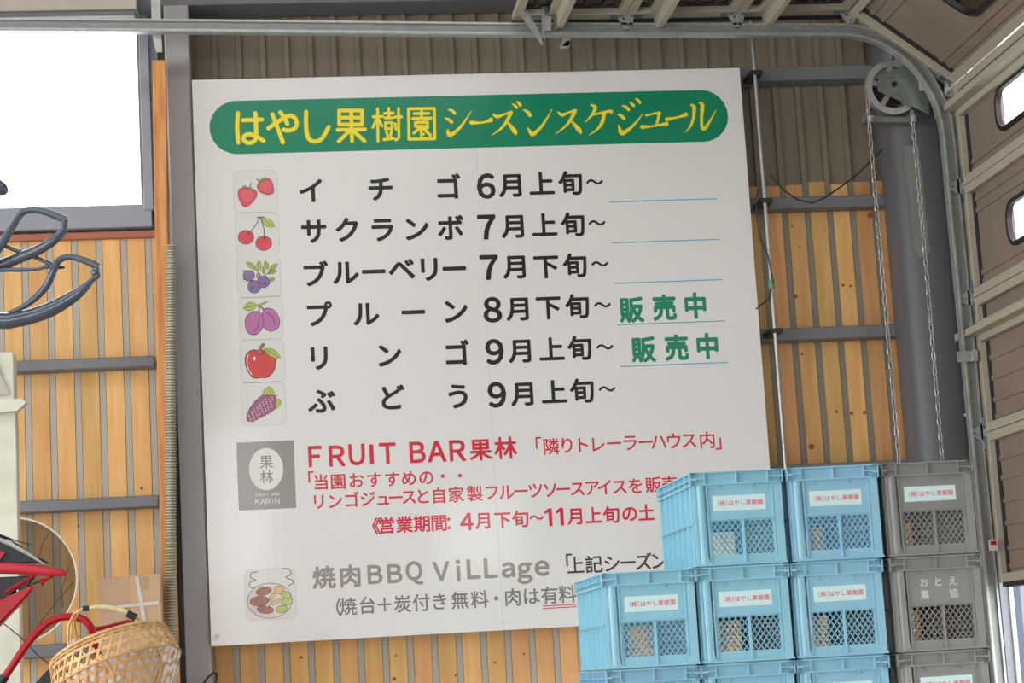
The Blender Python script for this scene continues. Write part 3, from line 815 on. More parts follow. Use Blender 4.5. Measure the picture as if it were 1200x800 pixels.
# ------------------------------------------------------------------ left of the sign: timber, hose
yb = 9.28
tx0, tx1 = P(180.5, 200, yb).x, P(195.5, 200, yb).x
tz = P(187, 70, yb).z
bt0, bt1 = P(189.5, 760, yb).x, P(202, 760, yb).x; zq0, zq1 = P(190, 760, yb).z, P(187, 200, yb).z
g0 = (tx0 - bt0) / (zq1 - zq0); g1 = (tx1 - bt1) / (zq1 - zq0)
mb = MB().prism([Vector((bt0 - g0 * zq0, yb, 0)), Vector((bt1 - g1 * zq0, yb, 0)), Vector((tx1 + g1 * (tz - zq1), yb, tz)), Vector((tx0 + g0 * (tz - zq1), yb, tz))], (0, 0.1, 0))
o = mb.build('timber_post', m_timber, bevel=0.003)
tag(o, 'raw orange timber post standing left of the ribbed hose', 'post')
yh = 9.24
hzt = P(200, 289, yh).z
ta, tb_ = P(200.6, 289, yh), P(200.0, 770, yh)
sl_ = (tb_.x - ta.x) / (tb_.z - ta.z); hx = P(202, 400, yh).x + 0.003
mb = MB(); z_ = 0.0; stp = 0.0124; vs = []; NS = 18; rows_ = 0
base = Vector((ta.x + sl_ * (0 - ta.z), yh, 0))
while z_ < hzt:
    R_ = 0.021 + 0.013 * (hzt - z_) / hzt
    for fz_, fr_ in ((0, -0.009), (.25, 0), (.65, 0), (.9, -0.009)):
        for k in range(NS):
            a = 2 * PI * k / NS; vs.append(Vector((sl_ * z_ + math.cos(a) * (R_ + fr_), math.sin(a) * (R_ + fr_), z_ + fz_ * stp)))
        rows_ += 1
    z_ += stp
mb.add(vs, [(i * NS + k, i * NS + (k + 1) % NS, (i + 1) * NS + (k + 1) % NS, (i + 1) * NS + k) for i in range(rows_ - 1) for k in range(NS)] + [[k for k in range(NS)], [(rows_ - 1) * NS + k for k in range(NS)]])
hs = mb.build('ribbed_hose', m_hose); hs.location = base
tag(hs, 'ribbed metallic flexible hose running up beside the left column', 'hose')
xsa, xsb = P(205, 600, yh + .15).x, P(212, 600, yh + .15).x
o = MB().box((xsa, yh + 0.15, 0), (xsb, yh + 0.17, hzt - 0.02)).build('rubber_strip', m_dark)
tag(o, 'black rubber strip between the ribbed hose and the left column', 'strip')

# ------------------------------------------------------------------ conduit and cable
ypp = 9.37
xp = P(893.5, 200, ypp).x
cd = thing('conduit_pipe', 'thin silver conduit pipe right of the signboard', 'pipe', (xp, ypp, 0))
MB().tube([(0, 0, 0), (0, 0, 5.4)], 0.0085, 10).build('pipe', m_galv, cd, smooth=True)
for py in (86, 236, 389): MB().box((-0.02, -0.012, 0), (0.035, 0.15, 0.022)).build('clamp', m_cable, cd).location = (0, 0, P(890, py + 2, ypp).z)
MB().lathe([(0.014, 0), (0.014, 0.04)], n=12).build('coupling', mat('green_tape', (90, 150, 120), rough=.5), cd, label='green tape round the pipe').location = (0, 0, P(903, 333, ypp).z - .02)
yk = 9.36
mb = MB()
mb.tube([P(x, y, yk) for x, y in ((902, 204), (908, 212), (920, 224), (935, 234), (952, 238), (966, 232), (985, 219), (1003, 206), (1020, 189), (1034, 175))], 0.004, 6)
mb.tube([P(x, y, yk) for x, y in ((884, 205), (889, 212), (890, 220), (886, 232), (887, 255), (891, 280), (900, 300), (906, 330), (901, 350), (886, 362))], 0.0035, 6)
o = mb.build('cable', m_cable, smooth=True); tag(o, 'thin black cable looping across the wall right of the conduit', 'cable')

# ------------------------------------------------------------------ door tracks
YTr = 9.10   # near lip of the track (the channel opens towards the camera)
tk = thing('door_track', 'galvanised channel track curving from vertical to overhead for the sectional door', 'track', (3.25, YTr, 0))
xv = 3.204; zh0 = 4.392
RR = 0.44
zv = 3.955
# centre line of lower/inner lip
path = [(xv + 0.012, 1.0), (xv + 0.006, 2.4), (xv, zv - 0.05)]
for i in range(1, 13):
    a = (PI / 2) * i / 12
    path.append((xv - RR + RR * math.cos(a), zv - 0.05 + (zh0 - zv + 0.05) * math.sin(a)))
path += [(1.2, zh0 + 0.035), (-0.1, zh0 + 0.075), (-1.6, zh0 + 0.115)]


def chan(mb, path, o0, o1, y0, y1):
    """strip with outward offset between o0 and o1 in the XZ plane, from y0 to y1 in depth"""
    vs = []
    for i, p in enumerate(path):
        a = path[max(i - 1, 0)]; b = path[min(i + 1, len(path) - 1)]
        t = Vector((b[0] - a[0], b[1] - a[1])).normalized(); n_ = Vector((t.y, -t.x))
        for off, yy_ in ((o0, y0), (o1, y0), (o1, y1), (o0, y1)): vs.append(Vector((p[0] + n_.x * off, yy_, p[1] + n_.y * off)))
    fs = []
    for i in range(len(path) - 1):
        for k in range(4): fs.append((i * 4 + k, i * 4 + (k + 1) % 4, (i + 1) * 4 + (k + 1) % 4, (i + 1) * 4 + k))
    fs += [(0, 1, 2, 3), tuple((len(path) - 1) * 4 + k for k in range(4))]
    mb.add(vs, fs)


mb = MB()
chan(mb, path, -0.003, 0.011, YTr, YTr + 0.045)
chan(mb, path, 0.052, 0.062, YTr + 0.02, YTr + 0.045)
o1 = mb.build('channel', m_galv, smooth=False)
mb = MB(); chan(mb, path, 0.011, 0.058, YTr + 0.035, YTr + 0.045); o1b = mb.build('channel_web', mat('darker_zinc', (150, 154, 154), rough=0.45, metal=0.5, var=0.12, scale=18))  # same channel steel as the lips, in a darker grey between them
mb = MB(); chan(mb, path, 0.000, 0.0045, YTr - 0.004, YTr); o2 = mb.build('lip_bead', m_galv)
mb = MB(); mb.box((xv + 0.062, YTr + 0.05, 1.0), (xv + 0.068, YTr + 0.16, 3.9)); mb.box((xv + 0.02, YTr + 0.05, 1.0), (xv + 0.08, YTr + 0.056, 3.9))
o3 = mb.build('wall_angle', m_galv)
kids = [o1, o1b, o2, o3]
# ceiling hangers
mb = MB()
a = P(178, -6, YTr); b = P(186, 57, YTr)
hx0, hx1 = P(178, 10, YTr).x, P(189, 10, YTr).x
yh_ = YTr + 0.05
mb.prism([Vector((hx0, yh_, a.z + 1.3)), Vector((hx1, yh_, a.z + 1.3)), Vector((P(189, 40, yh_).x, yh_, P(189, 40, yh_).z)), Vector((P(190, 57, yh_).x, yh_, b.z)), Vector((P(183, 57, yh_).x, yh_, b.z)), Vector((P(178, 40, yh_).x, yh_, P(178, 40, yh_).z))], (0, 0.006, 0))
kids.append(mb.build('hanger', m_galv))
mb = MB(); c = P(662, 50, YTr)
mb.prism([P(660, 45, YTr + .05), P(669, 45, YTr + .05), P(666, 55.5, YTr + .05), P(655.5, 55.5, YTr + .05)], (0, 0.02, 0))
mb.box((c.x - 0.004, YTr + 0.05, c.z), (c.x + 0.03, YTr + 0.06, 5.95))
kids.append(mb.build('hanger', m_galv))
for px, py in ((1108, 186), (1107, 186), (1131, 486), (935, 33), (652, 33)):
    c = P(px, py, YTr + 0.03)
    kids.append(MB().lathe([(0.0, -0.006), (0.006, -0.005), (0.008, 0)], c=c, axis='y', n=8).build('bolt', m_galv))
mb = MB(); c = P(1130, 418, YTr - 0.01)
mb.box((xv - 0.03, YTr - 0.006, c.z - 0.022), (xv + 0.065, YTr, c.z + 0.026)); mb.box((xv + 0.04, YTr - 0.02, c.z - 0.02), (xv + 0.062, YTr, c.z + 0.028))
kids.append(mb.build('splice_plate', m_galv))
c = P(1164, 637, YTr - .03); mb = MB(); mb.box((c.x - .02, YTr - .03, c.z - .03), (c.x + .02, YTr - .025, c.z + .02)); mb.mi = 1; mb.box((c.x - .012, YTr - .032, c.z - .005), (c.x + .014, YTr - .03, c.z + .012))
kids.append(mb.build('label_tag', [m_tape, m_redp], label='small white tag with a red block'))
for k in kids: k.parent = tk; k.location = -Vector(tk.location)

# ------------------------------------------------------------------ sectional door
m_over = mat('shaded_overhead_sheet', (52, 44, 42), rough=0.25, var=0.2, scale=3)  # brown door sheet darkened, the overhead shade put into its colour
XI = 3.285; YE = 9.09; YN = 5.05
door = bpy.data.objects.new('door_1', None); C.objects.link(door); door['kind'] = 'structure'
zH = P(960, 11, YE).z
hx_ = [P(x, 14, YE).x for x in (602, 735, 865, 997)]
zs = [P(1108, 97, YE).z, P(1120, 217, YE).z, P(1135, 348, YE).z, P(1150, 506, YE).z, P(1168, 683, YE).z]
secs = [((hx_[0], zH), (hx_[1], zH), 's'), ((hx_[1], zH), (hx_[2], zH), 's'), ((hx_[2], zH), (hx_[3], zH), 's'), ((hx_[3], zH - .004), (XI, zs[0]), 'w'),
        ((XI, zs[0]), (XI, zs[1]), 'wt'), ((XI, zs[1]), (XI, zs[2]), 'w'), ((XI, zs[2]), (XI, zs[3]), 'st'), ((XI, zs[3]), (XI, zs[4]), '')]
door.location = (XI, YE, zs[4])


def fill_poly(outer, holes, xf, name, mt, parent):
    bm = bmesh.new(); es = []
    for loop in [outer] + holes:
        vs = [bm.verts.new(xf(*p)) for p in loop]
        for i in range(len(vs)): es.append(bm.edges.new((vs[i], vs[(i + 1) % len(vs)])))
    bmesh.ops.triangle_fill(bm, use_beauty=True, edges=es)
    bmesh.ops.recalc_face_normals(bm, faces=bm.faces)
    me = bpy.data.meshes.new(name); bm.to_mesh(me); bm.free(); me.materials.append(mt)
    o = bpy.data.objects.new(name, me); C.objects.link(o); o.parent = parent
    return o


def rrect(s0, s1, t0, t1, r_, g=0, n=7):
    pts = []
    for qs, qt, a0 in ((s1 - r_, t1 - r_, 0), (s0 + r_, t1 - r_, 90), (s0 + r_, t0 + r_, 180), (s1 - r_, t0 + r_, 270)):
        for i in range(n): a = math.radians(a0 + 90 * i / (n - 1)); pts.append((qs + math.cos(a) * (r_ + g), qt + math.sin(a) * (r_ + g)))
    return pts


for si, (A, B, kind) in enumerate(secs):
    A = Vector((A[0], 0, A[1])); B = Vector((B[0], 0, B[1])); d = B - A; Ln = d.length; d.normalize()
    n_in = Vector((-d.z, 0, d.x)).normalized()
    if n_in.x > 0 or (abs(n_in.x) < 1e-6 and n_in.z > 0): n_in = -n_in
    if si == 3 and n_in.z > 0: n_in = -n_in
    org = Vector(door.location)
    xf = lambda s_, t_, q_=0.0: A + d * s_ + n_in * q_ + Vector((0, t_, 0)) - org       # s: down the section, t: Y, q: inward
    XF = Matrix(((d.x, 0, n_in.x, (A - org).x), (0, 1, 0, (A - org).y), (d.z, 0, n_in.z, (A - org).z), (0, 0, 0, 1)))
    holes = []
    if 'w' in kind:
        ws0, ws1 = (Ln * 0.34, Ln * 0.72) if si != 5 else (Ln * 0.37, Ln * 0.72)
        wl_ = 0.70; off0 = {3: 0.60, 4: 0.42, 5: 0.425}[si]
        wins = [(YE - off0 - k * 0.95 - wl_, YE - off0 - k * 0.95) for k in range(4)]
        wins = [w_ for w_ in wins if w_[0] > YN + 0.05]
        holes = [rrect(ws0, ws1, t0, t1, 0.075) for t0, t1 in wins]
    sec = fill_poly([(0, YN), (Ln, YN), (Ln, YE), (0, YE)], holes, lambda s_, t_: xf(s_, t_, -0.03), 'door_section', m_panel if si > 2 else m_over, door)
    if 'w' in kind:
        for t0, t1 in wins:
            o_ = rrect(ws0, ws1, t0, t1, 0.075, 0.012); i_ = rrect(ws0, ws1, t0, t1, 0.075, -0.008); n2 = len(o_)
            mb = MB(); mb.add([xf(*p, -0.016) for p in o_] + [xf(*p, -0.016) for p in i_] + [xf(*p, -0.04) for p in o_] + [xf(*p, -0.04) for p in i_],
                              [(i, (i + 1) % n2, n2 + (i + 1) % n2, n2 + i) for i in range(n2)] + [(i, (i + 1) % n2, 2 * n2 + (i + 1) % n2, 2 * n2 + i) for i in range(n2)] +
                              [(n2 + i, n2 + (i + 1) % n2, 3 * n2 + (i + 1) % n2, 3 * n2 + i) for i in range(n2)])
            mb.build('window_gasket', m_dark, sec)
            mb = MB(); mb.add([xf(*p, -0.034) for p in rrect(ws0, ws1, t0, t1, 0.075)], [list(range(n2))]); mb.build('window_pane', m_glass, sec)
    mb = MB()
    for fr in ((0.13, 0.23, 0.78, 0.86) if 'w' in kind else (0.17, 0.3, 0.45, 0.6, 0.76, 0.88)):
        mb.box((Ln * fr, YN, -0.03), (Ln * fr + 0.022, YE - 0.042, -0.023), XF)
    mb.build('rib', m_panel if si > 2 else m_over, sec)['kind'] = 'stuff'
    rl = 0.042
    MB().box((0.0015, YN, -0.03), (rl, YE, 0.0), XF).build('rail', m_cream, sec, bevel=0.002)
    MB().box((Ln - rl, YN, -0.03), (Ln - 0.0015, YE, 0.0), XF).build('rail', m_cream, sec, bevel=0.002)
    for ta, tb in ((YE, YE + 0.085), (YN - 0.05, YN)):
        MB().box((0.001, ta, -0.03), (Ln - 0.001, tb, 0.002), XF).build('stile', m_cream, sec, bevel=0.002)
    if si < 3: MB().box((0, YE + 0.085, -0.02), (Ln, YE + 0.09, 0.02), XF).build('dark_gap_strip', m_dark, sec)  # dark strip added to blacken the gap beside the overhead stile
    if 's' in kind or 't' in kind:
        fr = {0: 0.37, 1: 0.27, 2: 0.25, 4: 0.2, 6: 0.235}[si]
        s0 = Ln * fr
        MB().box((s0, YN - 0.05, 0.0), (s0 + 0.032, YE + 0.16, 0.062), XF).build('strut', m_cream, sec, bevel=0.002)
        MB().box((s0 - 0.03, YN, -0.05), (s0 + 0.062, YE, 0.004), XF).build('strut_flange', m_cream, sec)
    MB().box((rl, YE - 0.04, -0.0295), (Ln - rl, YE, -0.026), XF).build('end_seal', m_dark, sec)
    # hinge at the lower end with roller
    if si < 7:
        mb = MB(); s0 = Ln; yp_ = YE + 0.03
        mb.prism([XF @ Vector((s_, yp_, q_)) for s_, q_ in ((s0 - 0.05, 0.0), (s0 + 0.036, 0.0), (s0 + 0.03, 0.04), (s0 + 0.012, 0.066), (s0 - 0.012, 0.066), (s0 - 0.03, 0.035))], XF.to_3x3() @ Vector((0, 0.005, 0)))
        mb.mi = 1; mb.lathe([(0.0, -0.0012), (0.0055, -0.0012), (0.0055, 0)], c=(s0 - 0.012, yp_, 0.018), axis='y', n=8, M=XF)
        mb.mi = 0; mb.lathe([(0.0, -0.004), (0.005, -0.004), (0.007, 0)], c=(s0 + 0.008, yp_, 0.036), axis='y', n=8, M=XF)
        mb.build('hinge', [m_galv, m_dark], sec)
        MB().lathe([(0.0, 0.0), (0.006, 0), (0.006, 0.02), (0.017, 0.02), (0.02, 0.03), (0.017, 0.04), (0, 0.04)], c=(s0, YE + 0.02, 0.052), axis='y', n=16, M=XF).build('roller', m_galvb, sec, smooth=True)
        mb = MB(); mb.box((s0 - 0.075, YE + 0.012, 0.002), (s0 - 0.02, YE + 0.036, 0.012), XF); mb.box((s0 + 0.02, YE + 0.012, 0.002), (s0 + 0.075, YE + 0.036, 0.012), XF)
        mb.build('hinge_leaf', m_galvb, sec)
    if si == 7:
        MB().box((Ln, YN, -0.06), (Ln + 0.02, YE, 0.0), XF).build('bottom_seal', m_dark, sec)
    if si == 0:   # top roller carrier
        mb = MB()
        a = P(603, 8, YE - .03); b = P(635, 51, YE - .03)
        mb.prism([a - org, P(615, 8, YE - .03) - org, P(638, 47, YE - .03) - org, P(635, 53, YE - .03) - org, ], (0, 0.006, 0))
        mb.prism([P(635, 6, YE - .03) - org, P(638.5, 6, YE - .03) - org, P(638.5, 47, YE - .03) - org, P(635.5, 50, YE - .03) - org], (0, 0.03, 0))
        mb.prism([P(638, 18, YE - .03) - org, P(646.5, 19, YE - .03) - org, P(645.5, 36, YE - .03) - org, P(638.5, 36, YE - .03) - org], (0, 0.004, 0))
        mb.build('top_bracket', m_galv, sec)
        mb = MB()
        for px, py in ((607, 9), (612, 11), (640, 10), (644, 9)): c = P(px, py, YE - .03) - org; mb.cbox(c, (0.022, 0.02, 0.022))
        mb.build('bracket_bolt', m_galvb, sec)
# far track for the other end of the door
mb = MB(); chan(mb, path[:-2] + [(0.9, zh0 + .05)], 0.011, 0.058, YN - 0.15, YN - 0.14); chan(mb, path[:-2] + [(0.9, zh0 + .05)], -0.003, 0.011, YN - 0.15, YN - 0.10); mb.box((3.215, YN - .15, 0), (3.23, YN - .1, 1.1))
o = mb.build('door_track', m_galv); tag(o, 'second galvanised track of the sectional door, outside the picture to the right', 'track')
# jamb sheet under the raised door, with strips painting its bright and dark bands
jt = 1.9
yj_ = 9.19
jb = MB().box((3.27, yj_, 0), (3.95, yj_ + 0.012, 1.95)).box((3.27, yj_, 1.95), (3.38, yj_ + 0.012, 4.45)).prism([Vector((3.37, yj_, 0)), Vector((3.38, yj_, 0)), Vector((3.50, 9.43, 0)), Vector((3.47, 9.43, 0))], (0, 0, 4.45)).build('door_jamb', mat('jamb_sheet', (150, 155, 166), rough=.4, var=.06)); jb['kind'] = 'structure'
for pa, pb, dy_, mt_ in ((1160, 1171, 0.022, m_lit_steel), (1171.5, 1174, 0.004, m_dark), (1184, 1189, 0.012, m_post), (1189.5, 1197, 0.01, None)):  # white strip puts the outdoor light on the track steel into its colour
    xa_, xb_ = P(pa, 720, yj_).x, P(pb, 720, yj_).x
    mt_ = mt_ or mat('slate_blue_paint', (96, 104, 130), rough=.5)
    if pa == 1160: o = MB().lathe([((xb_ - xa_) / 2, 0), ((xb_ - xa_) / 2, 1.95)], c=((xa_ + xb_) / 2, yj_ - .01, 0), n=20).build('jamb_tone_strip', mt_, jb, smooth=True)
    else: MB().box((xa_, yj_ - dy_, 0), (xb_, yj_, 1.95)).build('jamb_tone_strip', mt_, jb)
MB().box((3.7, 12.0, 0), (P(1175, 110, 12).x, 12.2, 7)).build('outside_wall', mat('pink_brown_wall', (128, 104, 104), rough=.8, var=.05))
tag(bpy.data.objects['outside_wall'], 'pinkish wall outside, seen through the left ends of the door windows', 'wall', kind='structure')

# ------------------------------------------------------------------ chain hoist
YHo = 9.24
hc = P(1045.5, 103, YHo)
ho = thing('chain_hoist', 'chain hoist with a round wheel and steel side plate on the right column', 'hoist', hc)
kids = []
S = 1 / PXs(hc)
mb = MB(); r0 = 31.5 * S
mb.lathe([(r0, -0.012), (r0 - 7 * S, -0.014), (r0 - 7.5 * S, 0.01), (r0 - 2 * S, 0.014), (r0 - 3 * S, 0.02), (r0, 0.024), (r0, -0.012)], axis='y', n=40)
for k in range(5):
    a = 0.35 + k * 2 * PI / 5; M_ = Matrix.Rotation(-a, 4, 'Y')
    mb.box((4 * S, -0.006, -3 * S), (r0 - 6 * S, 0.008, 3 * S), M_)
mb.lathe([(9 * S, -0.012), (9 * S, 0.03)], axis='y', n=20)
kids.append(mb.build('hand_wheel', m_galv, ho, smooth=True))
kids.append(MB().lathe([(20 * S, 0.02), (20 * S, 0.05)], axis='y', n=28).build('gear_drum', m_dark, ho, smooth=True))
pl = [(1029, 89), (1044, 82.5), (1065, 74), (1089, 90), (1089, 134), (1060, 120.5), (1029, 106.5)]
m_plate = mat('zinc_plate', (140, 148, 144), rough=0.35, metal=0.5, var=0.25, scale=14)
MB().prism([P(x, y, YHo - 0.03) - hc for x, y in pl], (0, 0.006, 0)).build('side_plate', m_plate, ho, bevel=0.001)
MB().lathe([(0, -0.012), (2.6 * S, -0.012), (3.4 * S, 0)], c=P(1048, 98.5, YHo - .03) - hc, axis='y', n=10).build('bolt', m_dark, ho)
a = P(1076, 91, YHo - .032) - hc; b = P(1086, 106, YHo - .032) - hc
MB().box((a.x, a.y, b.z), (b.x, a.y + 0.001, a.z)).build('rating_label', mat('faded_label', (196, 190, 192), rough=.5), ho, label='faded pale label on the plate')
mb = MB()
mb.prism([P(x, y, YHo - .02) - hc for x, y in ((1011, 138), (1013, 130), (1018, 134), (1035, 137), (1060, 137), (1072, 132), (1074, 143), (1012, 143.5))], (0, 0.05, 0))
mb.build('base_bracket', m_plate, ho, bevel=0.001)
for px in (1019.5, 1070):
    c = P(px, 139.5, YHo - .045) - hc
    MB().lathe([(0.006, -0.014), (0.0145, -0.014), (0.0145, 0.014), (0.006, 0.014), (0.006, -0.014)], c=c, n=14).build('chain_guide', m_galv, ho, smooth=True)
mb = MB(); mb.box((0.03, 0.03, -0.1), (0.12, 0.075, 0.1)); mb.build('mounting_block', m_plate, ho)
mb = MB(); mb.tube([P(1044, 80, YHo) - hc, P(1049, 62, YHo) - hc, P(1053, 50, YHo) - hc], 0.006, 6); mb.build('brake_lever', m_dark, ho)

# the endless hand chain
xa, xb = P(1019.5, 150, YHo - .045), P(1070, 150, YHo - .045)
pitch = 0.0335
lm = MB()
lp = []
for i in range(16):
    a = 2 * PI * i / 16; lp.append(Vector((0.0085 * math.cos(a), 0, 0.0135 * (1 if math.sin(a) > 0 else -1) * (abs(math.sin(a)) ** 0.8) + (0.0075 if math.sin(a) > 1e-6 else (-0.0075 if math.sin(a) < -1e-6 else 0)))))
ring = lp + [lp[0], lp[1]]
chn = thing('hand_chain', 'endless steel hand chain hanging in two strands from the hoist', 'chain', (xa.x, xa.y, 0.9))
lm.tube(ring[:17], 0.0028, 6, cap=False, up=(0, 1, 0))
link = lm.build('link', m_galv, chn, smooth=True)
lk = link.data
pts = []
ztop = P(1019.5, 122, YHo).z
z = ztop
zend = 1.2
while z > zend: pts.append((xa.x + 0.002 * math.sin(z * 3), z)); z -= pitch
w_ = xb.x - xa.x; nb = int(PI * w_ / 2 / pitch)
for i in range(1, nb): a = PI + PI * i / nb; pts.append(((xa.x + xb.x) / 2 + math.cos(a) * w_ / 2, z + math.sin(a) * w_ / 2, a))
while z < P(1070, 130, YHo).z: pts.append((xb.x + 0.003 * math.sin(z * 2.3), z)); z += pitch
first = True
for i, p in enumerate(pts):
    o = link if first else bpy.data.objects.new('link', lk)
    if not first: C.objects.link(o); o.parent = chn
    first = False
    o.location = Vector((p[0], xa.y, p[1])) - Vector(chn.location)
    tilt = (p[2] - PI) if len(p) > 2 else 0
    o.rotation_euler = (0, -tilt if len(p) > 2 else 0, (0.5 if i % 2 else -1.05) + 0.25 * math.sin(i * 0.31))

# ------------------------------------------------------------------ crates
W, H, Lc, ZP = 0.298, 0.298, 0.57, 0.2985


def crate_meshes():
    b = MB(); w2 = W / 2
    F = lambda x: -w2 + W * x
    zt = lambda t: H * (1 - t)
    inset = 0.010
    for side in (0, 1):     # front and back walls
        def fb(x0_, x1_, t0, t1, d0, d1):
            y0_, y1_ = (d0, d1) if side == 0 else (Lc - d1, Lc - d0)
            b.box((F(x0_), y0_, zt(t1)), (F(x1_), y1_, zt(t0)))
        # rim band
        fb(.0, 1, .0, .014, 0, .022); fb(0.0, 1, .125, .142, 0, .022); fb(.02, .98, .014, .125, .013, .018)
        for x_ in (.155, .5, .84): fb(x_ - .006, x_ + .006, .014, .125, 0.001, .014)
        for x0_, x1_ in ((.01, .155), (.84, .99)): fb(x0_, x1_, .062, .075, .001, .014)
        fb(.0, .012, .014, .125, 0.001, .014); fb(.988, 1, .014, .125, .001, .014)
        # corner posts
        fb(.89, .98, .142, .965, .005, .02)
        b.tube([(F(.105), 0.018 if side == 0 else Lc - 0.018, zt(.965)), (F(.105), 0.018 if side == 0 else Lc - .018, zt(.14))], 0.0165, 12)
        fb(.03, .06, .142, .965, .006, .02)
        # frame lines
        fb(.165, .18, .142, .965, .006, .018); fb(.873, .886, .142, .965, .006, .018)
        fb(.16, .88, .495, .51, .003, .017); fb(.18, .875, .51, .525, .012, .016); fb(.18, .875, .142, .495, .012, .016)   # label panel
        fb(.18, .875, .875, .965, .012, .016); fb(.535, .55, .51, .965, .004, .016)
        fb(.18, .205, .525, .875, .012, .016); fb(.525, .56, .525, .875, .012, .016); fb(.86, .875, .525, .875, .012, .016)
        # bottom flange
        fb(.01, .99, .965, .985, 0.001, .02)
        for x_ in (.3, .67): b.prism([Vector((F(x_ - .012), 0.012 if side == 0 else Lc - .012, zt(.142))), Vector((F(x_ + .012), 0.012 if side == 0 else Lc - .012, zt(.142))), Vector((F(x_), 0.012 if side == 0 else Lc - .012, zt(.185)))], (0, -0.006 if side == 0 else 0.006, 0))
        # gussets
        for xa_, xb_ in ((.165, .06), (.87, .985)):
            b.prism([Vector((F(xa_), 0.004 if side == 0 else Lc - 0.004, zt(.965))), Vector((F(xb_), 0.004 if side == 0 else Lc - .004, zt(.965))), Vector((F((xa_ * 1.3 + xb_ * .7) / 2), 0.006 if side == 0 else Lc - .006, zt(.83)))], (0, 0.004 if side == 0 else -0.004, 0))
    for sgn in (-1, 1):     # long sides
        def sb(y0_, y1_, t0, t1, d0, d1):
            xs = sorted((sgn * (w2 - d0), sgn * (w2 - d1)))
            b.box((xs[0], y0_, zt(t1)), (xs[1], y1_, zt(t0)))
        sb(0.0, Lc, 0, .014, 0, .02); sb(0, Lc, .075, .085, 0, .02); sb(0, Lc, .125, .142, 0, .02); sb(0.01, Lc - .01, .014, .98, .018, .022)
        sb(.02, Lc - .02, .53, .545, .004, .02); sb(0.01, Lc - .01, .965, .985, .002, .02)
        nr = 7
        for i in range(nr):
            y_ = 0.03 + (Lc - 0.06) * i / (nr - 1)
            sb(y_ - .004, y_ + .004, .014, .142, .002, .02); sb(y_ - .006, y_ + .006, .142, .965, .004, .02)
    b.box((-w2 + .012, .012, 0.003), (w2 - .012, Lc - .012, 0.008))
    b.box((-w2 + .016, .016, 0.0), (w2 - .016, Lc - .016, 0.004))
    g = []
    for (xa_, xb_) in ((.205, .525), (.56, .86)):
        m = MB(); X0_, X1_ = F(xa_), F(xb_); Z0_, Z1_ = zt(.875), zt(.525)
        nx = 5.0; cw = (X1_ - X0_) / nx; ch = (Z1_ - Z0_) / 4.2; sl = ch / cw
        ln = math.hypot(cw, ch); hw = 0.0014
        for sg in (-1, 1):
            for k in range(-8, 16):
                # line z = Z0 + sg*sl*(x - X0) + k*ch (clip)
                pts_ = []
                c0 = Z0_ + k * ch + (0 if sg > 0 else 0)
                f_ = lambda x: c0 + sg * sl * (x - X0_)
                xa2, xb2 = X0_, X1_
                za, zb = f_(xa2), f_(xb2)
                lo, hi = 0.0, 1.0
                if abs(zb - za) > 1e-9:
                    t_0 = (Z0_ - za) / (zb - za); t_1 = (Z1_ - za) / (zb - za)
                    lo = max(lo, min(t_0, t_1)); hi = min(hi, max(t_0, t_1))
                if hi - lo < 0.02: continue
                xa3, xb3 = xa2 + (xb2 - xa2) * lo, xa2 + (xb2 - xa2) * hi
                p, q = Vector((xa3, 0.0, f_(xa3))), Vector((xb3, 0.0, f_(xb3)))
                t = (q - p).normalized(); nn = Vector((-t.z, 0, t.x)) * hw
                m.prism([p + nn, q + nn, q - nn, p - nn], (0, 0.003, 0))
        g.append(m)
    return b, g


cb, cg = crate_meshes()
proto = {}


def make_crate(kind, label, group, txt=True):
    mt = m_blue if kind == 'blue' else m_grey
    r_ = thing('plastic_crate', label, 'crate', (0, 0, 0), group)
    if kind not in proto:
        b_ = cb.build('body', mt, r_, smooth=True)
        gs = [g_.build('lattice', mt, r_) for g_ in cg]
        stk = MB().box((-W * .265, 0.0112, H * .585), (W * .30, 0.0118, H * .745)).build('label_sticker', m_stick, r_, label='pale cyan sticker')
        t_ = MB(); x_ = -0.066
        for ch in '(株)はやし果樹園':
            vs, fs = glyph({'(': '（', ')': '）'}.get(ch, ch), 0.014, 4); s_ = 0.0185
            adv = 0.0085 if ch in '()' else 0.0188
            x0_ = x_ - (0.010 if ch == '(' else 0)
            t_.add([Vector((x0_ + v.x * s_, 0.0110 - v.z * 0.00002, H * .642 + v.y * s_)) for v in vs], fs); x_ += adv
        to = t_.build('lettering', m_pink, stk, label='small pink characters')
        proto[kind] = (b_.data, [g_.data for g_ in gs], stk.data, to.data, mt)
        for side in range(2): pass
        allp = [b_] + gs
    else:
        bd, gd, sd, td, mt = proto[kind]
        o_ = bpy.data.objects.new('body', bd); C.objects.link(o_); o_.parent = r_
        gs = []
        for g_ in gd: o_ = bpy.data.objects.new('lattice', g_); C.objects.link(o_); o_.parent = r_; gs.append(o_)
        if txt:
            stk = bpy.data.objects.new('label_sticker', sd); C.objects.link(stk); stk.parent = r_; stk['label'] = 'pale cyan sticker'
            o_ = bpy.data.objects.new('lettering', td); C.objects.link(o_); o_.parent = stk; o_['label'] = 'small pink characters'
    bd, gd, sd, td, mt = proto[kind]
    for g_, o_ in zip(gd, gs):
        o_.location.y = 0.0125
        q = bpy.data.objects.new('lattice', g_); C.objects.link(q); q.parent = r_; q.location.y = Lc - 0.016
    return r_


